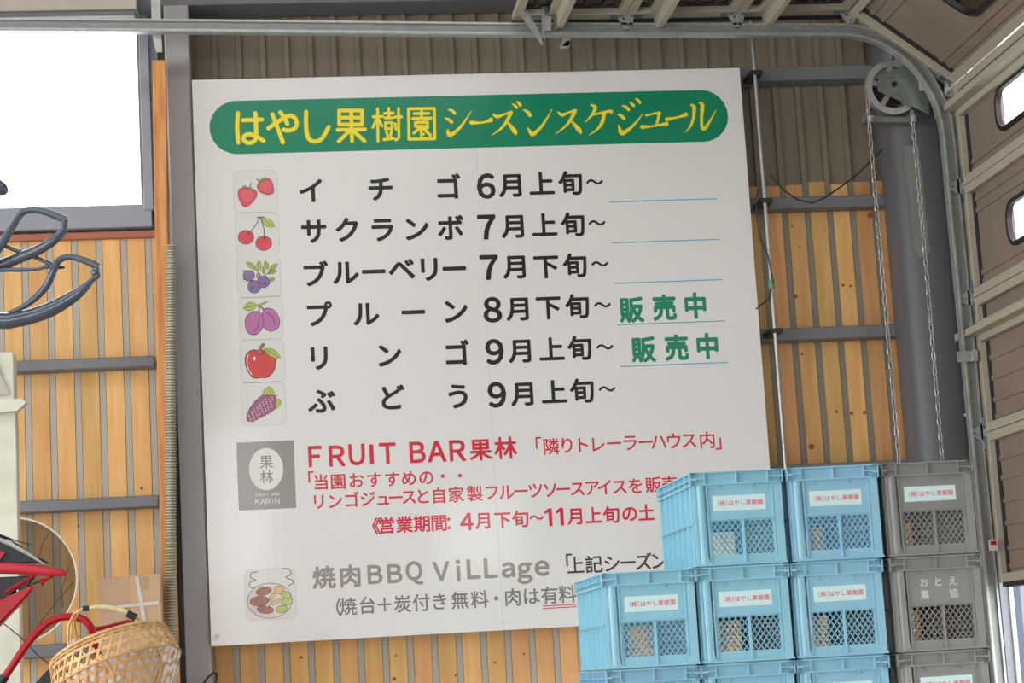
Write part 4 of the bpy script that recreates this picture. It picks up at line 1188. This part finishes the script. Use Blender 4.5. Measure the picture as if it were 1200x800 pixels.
YC = 6.45
spec = [  # px, py of front top left corner, kind, row, label
    (808, 554, 'blue', 0, 'light blue crate on the top row, leftmost, beside the sign text'),
    (921, 549, 'blue', 0, 'cyan blue crate in the middle of the top row'),
    (1033, 544, 'grey', 0, 'grey crate with a cyan sticker at the top right under the chains'),
    (704, 672, 'blue', 1, 'light blue crate at the left end, second row, covering the board corner'),
    (815, 666, 'blue', 1, 'light blue crate second from the left in the second row'),
    (926.5, 661, 'blue', 1, 'light blue crate third in the second row, left of the lettered grey one'),
    (1042.5, 654, 'grey', 1, 'grey crate with white printed characters and no sticker'),
    (710, 787, 'blue', 2, 'blue crate in the bottom row, leftmost, only its rim in view'),
    (822, 781, 'blue', 2, 'blue crate in the bottom row, second from left, only its rim in view'),
    (934, 776, 'blue', 2, 'blue crate in the bottom row, third from left, only its rim in view'),
    (1052, 770, 'grey', 2, 'grey crate in the bottom row at the right, only its rim in view'),
]
ZT = [2.160, 1.8615, 1.563]
for px, py, kind, row, lab in spec:
    p = P(px, py, YC)
    lettered = (kind == 'grey' and row == 1)
    r_ = make_crate(kind, lab, 'stacked harvest crates', txt=not lettered or kind not in proto)
    jx = random.uniform(-.003, .003)
    r_.location = (p.x + W / 2, YC + random.uniform(-.004, .006), ZT[row] - H)
    if lettered:
        t_ = MB()
        m_wp = mat('white_stencil', (206, 208, 208), rough=.6, var=.2, scale=60)
        for ch, x_, z_ in (('お', .36, .27), ('と', .515, .27), ('え', .675, .27), ('農', .36, .40), ('協', .675, .40)):
            vs, fs = glyph(ch, 0.035, 4); s_ = 0.030
            t_.add([Vector((-W / 2 + W * x_ + (v.x - .5) * s_, 0.0112 - v.z * 0.00002, H * (1 - z_) + (v.y - .375) * s_)) for v in vs], fs)
        t_.build('lettering', m_wp, r_, label='white stencilled characters')
o = MB().box((0.95, YC + .0, 0), (2.42, YC + Lc + .03, ZT[2] - H)).build('loading_platform', m_conc)
tag(o, 'plain concrete platform under the crate stack, below the picture', 'platform', kind='structure')

# ------------------------------------------------------------------ left foreground
ZB = 1.30
mb = MB()
bench = thing('work_table', 'plain wooden table under the basket, below the picture', 'table', (-0.47, 7.7, 0))
o = MB().box((-.37, -1.5, ZB - .04), (.37, 1.5, ZB)).build('table_top', m_timber, bench)
for sx in (-.33, .33):
    for sy in (-1.42, 1.42): MB().cbox((sx, sy, (ZB - .04) / 2), (.06, .06, ZB - .04)).build('leg', m_timber, bench)

# cream machine post at the left edge
YPo = 8.3
pst = thing('machine_post', 'cream painted upright with a ledge at the left edge', 'post', (P(-10, 600, YPo).x, YPo, 0))
q = lambda px, py: P(px, py, YPo) - pst.location
a = q(20.5, 600)
MB().box((a.x - 0.13, 0, 0), (a.x, 0.1, q(10, 480).z)).build('upright', m_post, pst, bevel=0.002)
b = q(16, 440)
MB().box((b.x - 0.2, 0.0, q(10, 470).z), (b.x, 0.12, q(10, 412).z)).build('upper_box', m_post, pst, bevel=0.003)
mb = MB(); mb.prism([q(-20, 418), q(-5, 425), q(12, 462), q(-20, 466)], (0, -0.012, 0)); mb.build('bracket_plate', mat('grey_beige_plate', (186, 180, 168), rough=.5), pst)
mb = MB(); mb.prism([q(-20, 470), q(27, 469), q(33, 473), q(22, 483), q(-20, 487)], (0, -0.05, 0)); mb.build('ledge', m_post, pst, bevel=0.001)

# round net behind it
YN_ = 8.95
nc = P(15, 680.5, YN_); rn = 75.5 / PXs(nc)
net = thing('hoop_net', 'round dark mesh net with a thin white rim leaning on the slats', 'net', (nc.x, YN_, ZB))
mb = MB(); mb.tube([Vector((rn * math.cos(2 * PI * i / 48), 0, nc.z - ZB + rn * math.sin(2 * PI * i / 48))) for i in range(49)], 0.0042, 6, cap=False, up=(0, 1, 0)); mb.build('rim', m_hoop, net, smooth=True)
mb = MB(); vs = [Vector((0, 0.05, nc.z - ZB))]; fs = []
for j in range(1, 5):
    for i in range(36): r_ = rn * j / 4; vs.append(Vector((r_ * math.cos(2 * PI * i / 36), 0.05 * (1 - (j / 4) ** 2) * 1.0 + 0.006 * math.sin(i * 1.7) * (j < 4), nc.z - ZB + r_ * math.sin(2 * PI * i / 36))))
for i in range(36): fs.append((0, 1 + i, 1 + (i + 1) % 36))
for j in range(3):
    for i in range(36): fs.append((1 + j * 36 + i, 1 + (j + 1) * 36 + i, 1 + (j + 1) * 36 + (i + 1) % 36, 1 + j * 36 + (i + 1) % 36))
mb.add(vs, fs); mb.build('mesh_fabric', m_net, net, smooth=True)
mb = MB()
for pl_ in (((57, 625), (50, 636), (45, 652)), ((86, 682), (70, 700), (50, 725), (35, 748)), ((80, 665), (72, 690), (74, 712))): mb.tube([P(x, y, YN_ + .01) - net.location for x, y in pl_], 0.0016, 5)
mb.build('rib_wire', m_cable, net)
MB().tube([Vector((0, 0.01, nc.z - ZB - rn)), Vector((0, 0.01, -ZB))], 0.008, 8).build('handle', m_cable, net)

# cardboard box behind the basket
YB = 9.0
bl, br = P(115.5, 700, YB).x, P(188.5, 700, YB).x
bz = P(140, 676, YB).z
bx = thing('cardboard_box', 'upright cardboard box with crossed white tape by the timber post', 'box', ((bl + br) / 2, YB, ZB))
q = lambda px, py, d_=0: P(px, py, YB - d_) - bx.location
hb = bz - ZB
MB().box((bl - bx.location.x, 0, 0), (br - bx.location.x, 0.2, hb)).build('carton', m_card, bx, bevel=0.003)
xs_ = q(153, 700).x
MB().box((xs_, -0.006, 0), (br - bx.location.x, -0.0004, hb + .006)).build('flap', mat('paler_cardboard', (200, 170, 134), rough=.85, var=.05), bx, bevel=0.001)
mb = MB(); mb.prism([q(158, 675.5, .009), q(162.5, 675.5, .009), q(171.5, 727, .009), q(166.5, 727, .009)], (0, 0.0015, 0)); mb.prism([q(116, 711.5, .011), q(186, 703.5, .011), q(186, 708.5, .011), q(116, 714, .011)], (0, 0.0015, 0))
mb.build('white_tape', m_tape, bx)
mb = MB(); mb.prism([q(168, 675, .008), q(174, 675, .008), q(173, 690, .008), q(168.5, 690, .008)], (0, 0.001, 0)); mb.build('brown_tape', m_tape2, bx)

# woven basket
YK = 6.72
kc = P(150, 800, YK)
RB = 0.203
bk = thing('woven_basket', 'open-weave bamboo basket with a wrapped handle and white lining', 'basket', (kc.x, YK, ZB))
hB = 0.235
tilt = Matrix.Translation((0.0, 0, 0.235)) @ Matrix.Rotation(math.radians(-17), 4, 'Y') @ Matrix.Rotation(math.radians(-13), 4, 'X')


def brad(h):
    t = h / hB
    return RB * (0.50 + 0.50 * min(1, (t / 0.62)) ** 0.55) if t < 0.62 else RB * (1 - 0.10 * ((t - 0.62) / 0.38) ** 2)


def bpt(u, h, dr=0.0):
    r_ = brad(h) + dr; return tilt @ Vector((r_ * math.cos(u), r_ * math.sin(u), h - 0.03))


def ribbon(mb, pts_uh, wd, dr, vertical):
    vs = []
    for i, (u, h) in enumerate(pts_uh):
        a = pts_uh[max(i - 1, 0)]; b = pts_uh[min(i + 1, len(pts_uh) - 1)]
        du, dh = (b[0] - a[0]) * RB, b[1] - a[1]; l = math.hypot(du, dh) or 1; nu, nh = -dh / l, du / l
        wv = dr + 0.0012 * math.sin(i * 2.2)
        vs += [bpt(u + nu * wd / 2 / RB, min(max(h + nh * wd / 2, 0), hB), wv), bpt(u - nu * wd / 2 / RB, min(max(h - nh * wd / 2, 0), hB), wv)]
    mb.add(vs, [(2 * i, 2 * i + 1, 2 * i + 3, 2 * i + 2) for i in range(len(pts_uh) - 1)])


mb = MB(); dd = 0.033
k = 0
h = 0.012
while h < hB - 0.01:
    ribbon(mb, [(2 * PI * i / 72, h) for i in range(73)], 0.0085, 0.0, False); h += dd * 0.866
ND = 38
for sg in (1, -1):
    for i in range(ND):
        u0 = 2 * PI * (i + (0.0 if sg > 0 else 0.5)) / ND
        ribbon(mb, [(u0 + sg * ((hh - 0.012) * 0.577) / RB, hh) for hh in [hB * j / 14 for j in range(15)]], 0.0075, 0.0016 * sg, True)
wv_ = mb.build('weave', m_bamboo, bk); wv_['kind'] = 'stuff'
wm = wv_.modifiers.new('thick', 'SOLIDIFY'); wm.thickness = 0.0014
mb = MB(); mb.tube([bpt(2 * PI * i / 60, hB, 0.002) for i in range(61)], 0.0055, 8, cap=False); mb.tube([bpt(2 * PI * i / 60, hB - 0.012, 0.003) for i in range(61)], 0.003, 6, cap=False)
for i in range(40): mb.tube([bpt(2 * PI * i / 40, hB + .004, 0.008), bpt(2 * PI * (i + .3) / 40, hB - .016, 0.006)], 0.0012, 4)
mb.build('rim', m_bamboo, bk, smooth=True)
mb = MB()
for u in (-1.0, -1.9, -2.9, 0.1, 1.2, 2.2): ribbon(mb, [(u + 0.3 * math.sin(j / 4), hB * 0.7 * j / 10) for j in range(11)], 0.009, 0.004, True)
mb.tube([bpt(2 * PI * i / 60, hB * .62, 0.003) for i in range(61)], 0.0025, 6, cap=False)
mb.build('stay', m_bamboo, bk)
rng = random.Random(5)
mb = MB(); NU, NH = 72, 16; vs = []
for j in range(NH):
    hh = 0.002 + hB * 0.66 * j / (NH - 1)
    for i in range(NU): vs.append(bpt(2 * PI * i / NU, hh, -0.007 + rng.uniform(-.004, .0035) + (0.007 if math.cos(2 * PI * i / NU) > 0.8 else 0)))
fs = [(j * NU + i, j * NU + (i + 1) % NU, (j + 1) * NU + (i + 1) % NU, (j + 1) * NU + i) for j in range(NH - 1) for i in range(NU)] + [list(range(NU))]
mb.add(vs, fs); mb.build('lining', m_lining, bk, label='crumpled white lining seen through the holes')
q = lambda px, py, Y_=YK: P(px, py, Y_) - bk.location
MB().tube([q(81, 769, YK - .02), q(80, 750, YK - .01), q(80, 733), q(87, 719), q(99, 712)], [.0042] * 5, 8).build('handle_strip', m_bamboo, bk, smooth=True)
MB().tube([q(92, 757, YK + .04), q(88, 740, YK + .03), q(87, 727, YK + .01), q(92, 717), q(100, 712.5)], [.0036] * 5, 8).build('handle_strip', m_bamboo, bk, smooth=True)
MB().tube([q(85, 766, YK - .03), q(83, 748, YK - .02), q(84, 730)], [.003] * 3, 6).build('handle_strip', m_bamboo, bk, smooth=True)
MB().tube([q(158, 721), q(164, 727), q(170, 733, YK + .03)], [.005, .004, .0035], 8).build('handle_strip', m_bamboo, bk, smooth=True)
hp = [(104, 712.5), (112, 711), (124, 711), (136, 713), (147, 716), (156, 721)]
MB().tube([q(*p) for p in hp], [.0068, .0075, .0078, .0082, .0085, .0085], 10).build('handle_wrap', m_bamb2, bk, smooth=True, label='pale wrapped handle grip')
MB().tube([q(97, 713), q(104.5, 712.5)], 0.0085, 10).build('black_tape', m_dark, bk)
MB().tube([q(149, 718.5), q(159, 723.5)], [.0115, .0125], 10).build('black_tape', m_dark, bk)

# red bicycle: saddle, fender, bent tube
YR = 7.3
bi = thing('red_bicycle', 'red bicycle with a padded red rail and bent red tube, cut by the left edge', 'bicycle', (P(-30, 700, YR).x, YR, ZB))
q = lambda px, py, Y_=YR: P(px, py, Y_) - bi.location
MB().tube([q(-60, 663), q(0, 665), (q(30, 666.5)), q(60, 669.5), q(74, 671), q(78, 672)], [.022, .0205, .018, .0155, .012, .004], 12).build('padded_rail', m_redm, bi, smooth=True)
mb = MB()
mb.prism([q(-60, 618), q(0, 627), q(25, 641), q(52, 659), q(0, 660), q(-60, 655)], (0, 0.03, 0)); mb.prism([q(-60, 676), q(0, 676), q(42, 674), q(30, 690), q(8, 700), q(-60, 712)], (0, 0.03, 0))
mb.build('housing', m_dark, bi, bevel=0.003)
MB().tube([q(-20, 625, YR - .01), q(10, 636, YR - .01), q(32, 648, YR - .01), q(52, 661, YR - .01)], [.008, .0085, .007, .003], 8).build('brake_lever', m_galv, bi, smooth=True)
mb = MB()
for dy_ in (0, 5): mb.tube([q(-20, 620 + dy_, YR + .01), q(12, 632 + dy_, YR + .01), q(38, 650 + dy_ * .5, YR + .01), q(58, 660, YR + .01)], .0025, 6)
mb.tube([q(0, 626), q(20, 634), q(36, 638)], .0022, 6); mb.tube([q(0, 727), q(25, 747), (q(45, 768)), q(68, 785)], .0022, 6)
mb.tube([q(70, 668), q(60, 676), (q(50, 679)), q(38, 684)], .004, 6)
mb.build('cables', m_cable, bi)
MB().prism([q(-30, 668, YR - .022), q(0, 645, YR - .022), q(6, 647, YR - .022), q(0, 656, YR - .022)], (0, 0.002, 0)).build('decal', m_redp, bi)
mb = MB(); mb.tube([q(6, 694), q(20, 686), (q(35, 677)), q(44, 672)], [.006, .006, .005, .004], 8); mb.tube([q(48, 685), q(52, 679), q(62, 675)], [.008, .007, .003], 8)
mb.build('red_stay', m_redp, bi, smooth=True)
mb = MB(); fp = [(-60, 742), (-30, 725), (0, 702), (18, 688), (38, 684.5), (40, 688), (28, 702), (12, 718), (0, 731), (-30, 760), (-60, 775)]
mb.prism([q(*p) for p in fp], (0, 0.07, 0)); mb.build('fender', m_redp, bi, bevel=0.006)
c = q(21, 692, YR - .002); MB().lathe([(0, -.004), (.004, -.002), (.005, .002)], c=c, axis='y', n=8).build('screw', m_galv, bi)
YR2 = 7.1
tb = [(3, 797), (15, 779), (30, 757), (45, 739), (58, 728), (72, 723), (88, 722.5), (100, 727), (107, 736), (109, 748), (112, 760), (120, 775)]
pt_ = [q(x, y, YR2 + (0.0 if i < 9 else 0.04 * (i - 8))) for i, (x, y) in enumerate(tb)]
sm = []
for i in range(len(pt_) - 1):
    p0, p1, p2, p3 = pt_[max(i - 1, 0)], pt_[i], pt_[i + 1], pt_[min(i + 2, len(pt_) - 1)]
    for t in (0, .5): sm.append(0.5 * (2 * p1 + (p2 - p0) * t + (2 * p0 - 5 * p1 + 4 * p2 - p3) * t * t + (3 * p1 - p0 - 3 * p2 + p3) * t ** 3))
sm.append(pt_[-1])
MB().tube(sm, 0.0125, 12).build('bent_tube', m_redp, bi, smooth=True)
MB().tube([q(-3, 806, YR2), q(6, 792, YR2)], 0.0155, 12).build('tube_cap', m_dark, bi, smooth=True)
MB().tube([q(-3, 806, YR2), Vector((q(-3, 806, YR2).x, q(-3, 806, YR2).y, -ZB + .005))], 0.014, 12).build('post', m_dark, bi, smooth=True)
MB().tube([q(105, 738, YR2 + .06), q(125, 735, YR2 + .1), q(150, 728, YR2 + .2), q(160, 731, YR2 + .3)], .008, 8).build('red_stay', m_redp, bi, smooth=True)
mb = MB(); mb.prism([q(30, 812), q(62, 778), q(72, 786), q(66, 795), q(48, 812)], (0, .03, 0)); mb.build('pedal_arm', m_dark, bi, bevel=.003)
MB().prism([q(58, 795, YR + .02), q(68, 789, YR + .02), q(66, 797, YR + .02), q(62, 799, YR + .02)], (0, .01, 0)).build('red_tip', m_redp, bi)
MB().prism([q(20, 815, YR + .06), q(30, 802, YR + .06), q(90, 790, YR + .06), q(90, 815, YR + .06)], (0, .02, 0)).build('pale_bag', m_tape, bi, label='pale bag edge')
MB().tube([q(-60, 663), q(-60, 690, YR), Vector((q(-60, 663).x, 0, -ZB + .005))], .012, 8).build('seat_post', m_dark, bi)
MB().box((q(79, 752).x, -.01, q(79, 757).z), (q(88, 752).x, .05, q(79, 749).z)).build('paper_tag', m_tape, bi)

# black looped handlebars
YH2 = 6.9
hb_ = thing('handlebar_stand', 'glossy black looped handlebars reaching in from the left edge', 'handlebar', (P(-60, 500, YH2).x, YH2, 0))
q = lambda px, py, d_=0: P(px, py, YH2 + d_) - hb_.location


def spline(pts, n=4):
    out = []
    for i in range(len(pts) - 1):
        p0, p1, p2, p3 = pts[max(i - 1, 0)], pts[i], pts[i + 1], pts[min(i + 2, len(pts) - 1)]
        for t in [j / n for j in range(n)]: out.append(tuple(0.5 * (2 * p1[m] + (p2[m] - p0[m]) * t + (2 * p0[m] - 5 * p1[m] + 4 * p2[m] - p3[m]) * t * t + (3 * p1[m] - p0[m] - 3 * p2[m] + p3[m]) * t ** 3) for m in range(len(p1))))
    out.append(pts[-1]); return out


def bar(name, pts, fl=0.62):
    """pts: px, py, half width in px, extra depth"""
    s_ = spline(pts); MB().tube([q(p[0], p[1], p[3]) for p in s_], [max(p[2], .4) / 347 for p in s_], 12, up=(0, 1, 0), flat=None).build(name, m_blk, hb_, smooth=True)


bar('upper_loop', [(-60, 345, 6, 0), (-20, 308, 6, 0), (0, 288, 5.5, 0), (14, 266, 4.5, 0), (25, 250, 4, 0), (37, 246, 3.6, 0), (52, 248, 4, 0), (66, 253, 4.6, 0), (77, 258, 4.6, 0)])
bar('upper_loop_grip', [(77, 257, 3, 0), (74.5, 262, 4.6, 0), (75, 266, 4, 0), (72, 273, 5.2, 0), (58, 285, 5.8, 0), (40, 295, 6, .02), (20, 303, 6.5, .04), (0, 311, 7, .05), (-60, 330, 8, .06)])
bar('lower_loop', [(10, 366, 2, .02), (24, 361, 3, .02), (40, 350, 4, .02), (54, 335, 4.6, .01), (62, 318, 4.6, 0), (68, 306, 4.2, 0), (80, 301, 3.6, 0), (95, 304, 3.8, 0), (108, 309, 4.4, 0), (115, 313, 4, 0)])
bar('lower_loop_grip', [(114, 313, 3, 0), (111, 319, 4.8, 0), (114, 323, 3.6, 0), (108, 328, 3.2, 0), (96, 340, 5.6, 0), (80, 351, 7.6, .01), (60, 362, 8.8, .02), (38, 370, 9, .03), (15, 375, 9.2, .03), (0, 376, 9.5, .03), (-60, 372, 10, .03)])
bar('cross_strap', [(-40, 268, 2.5, .05), (10, 290, 2.4, .05), (35, 299, 2.4, .05), (62, 310, 2.4, .04)])
bar('twisted_strap', [(-40, 318, 3, .03), (8, 316, 2.6, .03), (25, 316, 2.6, .03), (45, 315, 1.8, .03), (55, 312, 2.6, .03), (68, 313, 2.4, .03), (76, 313.5, 1, .03)])
bar('top_knob', [(-40, 205, 6, 0), (-10, 216, 9, 0), (2, 222, 8, 0), (8, 226, 3, 0)])
MB().tube([q(-60, 330), q(-60, 205)], .02, 10).build('neck', m_blk, hb_)
MB().tube([q(-60, 372), q(-60, 205)], .022, 10).build('stem', m_blk, hb_)
MB().tube([q(-60, 380), Vector((q(-60, 380).x, q(-60, 380).y, 0))], .022, 12).build('stand_pole', m_blk, hb_)

# little black hook below the left column
YK2 = 9.38
o = MB().tube([P(x, y, YK2) for x, y in ((237, 803), (243, 794), (250, 788), (254, 789), (254.5, 796), (250, 804))], .005, 6).build('strap_loop', m_cable, smooth=True)
tag(o, 'small black strap loop at the foot of the signboard, bottom left', 'strap')

bpy.data.objects.remove(_fo)
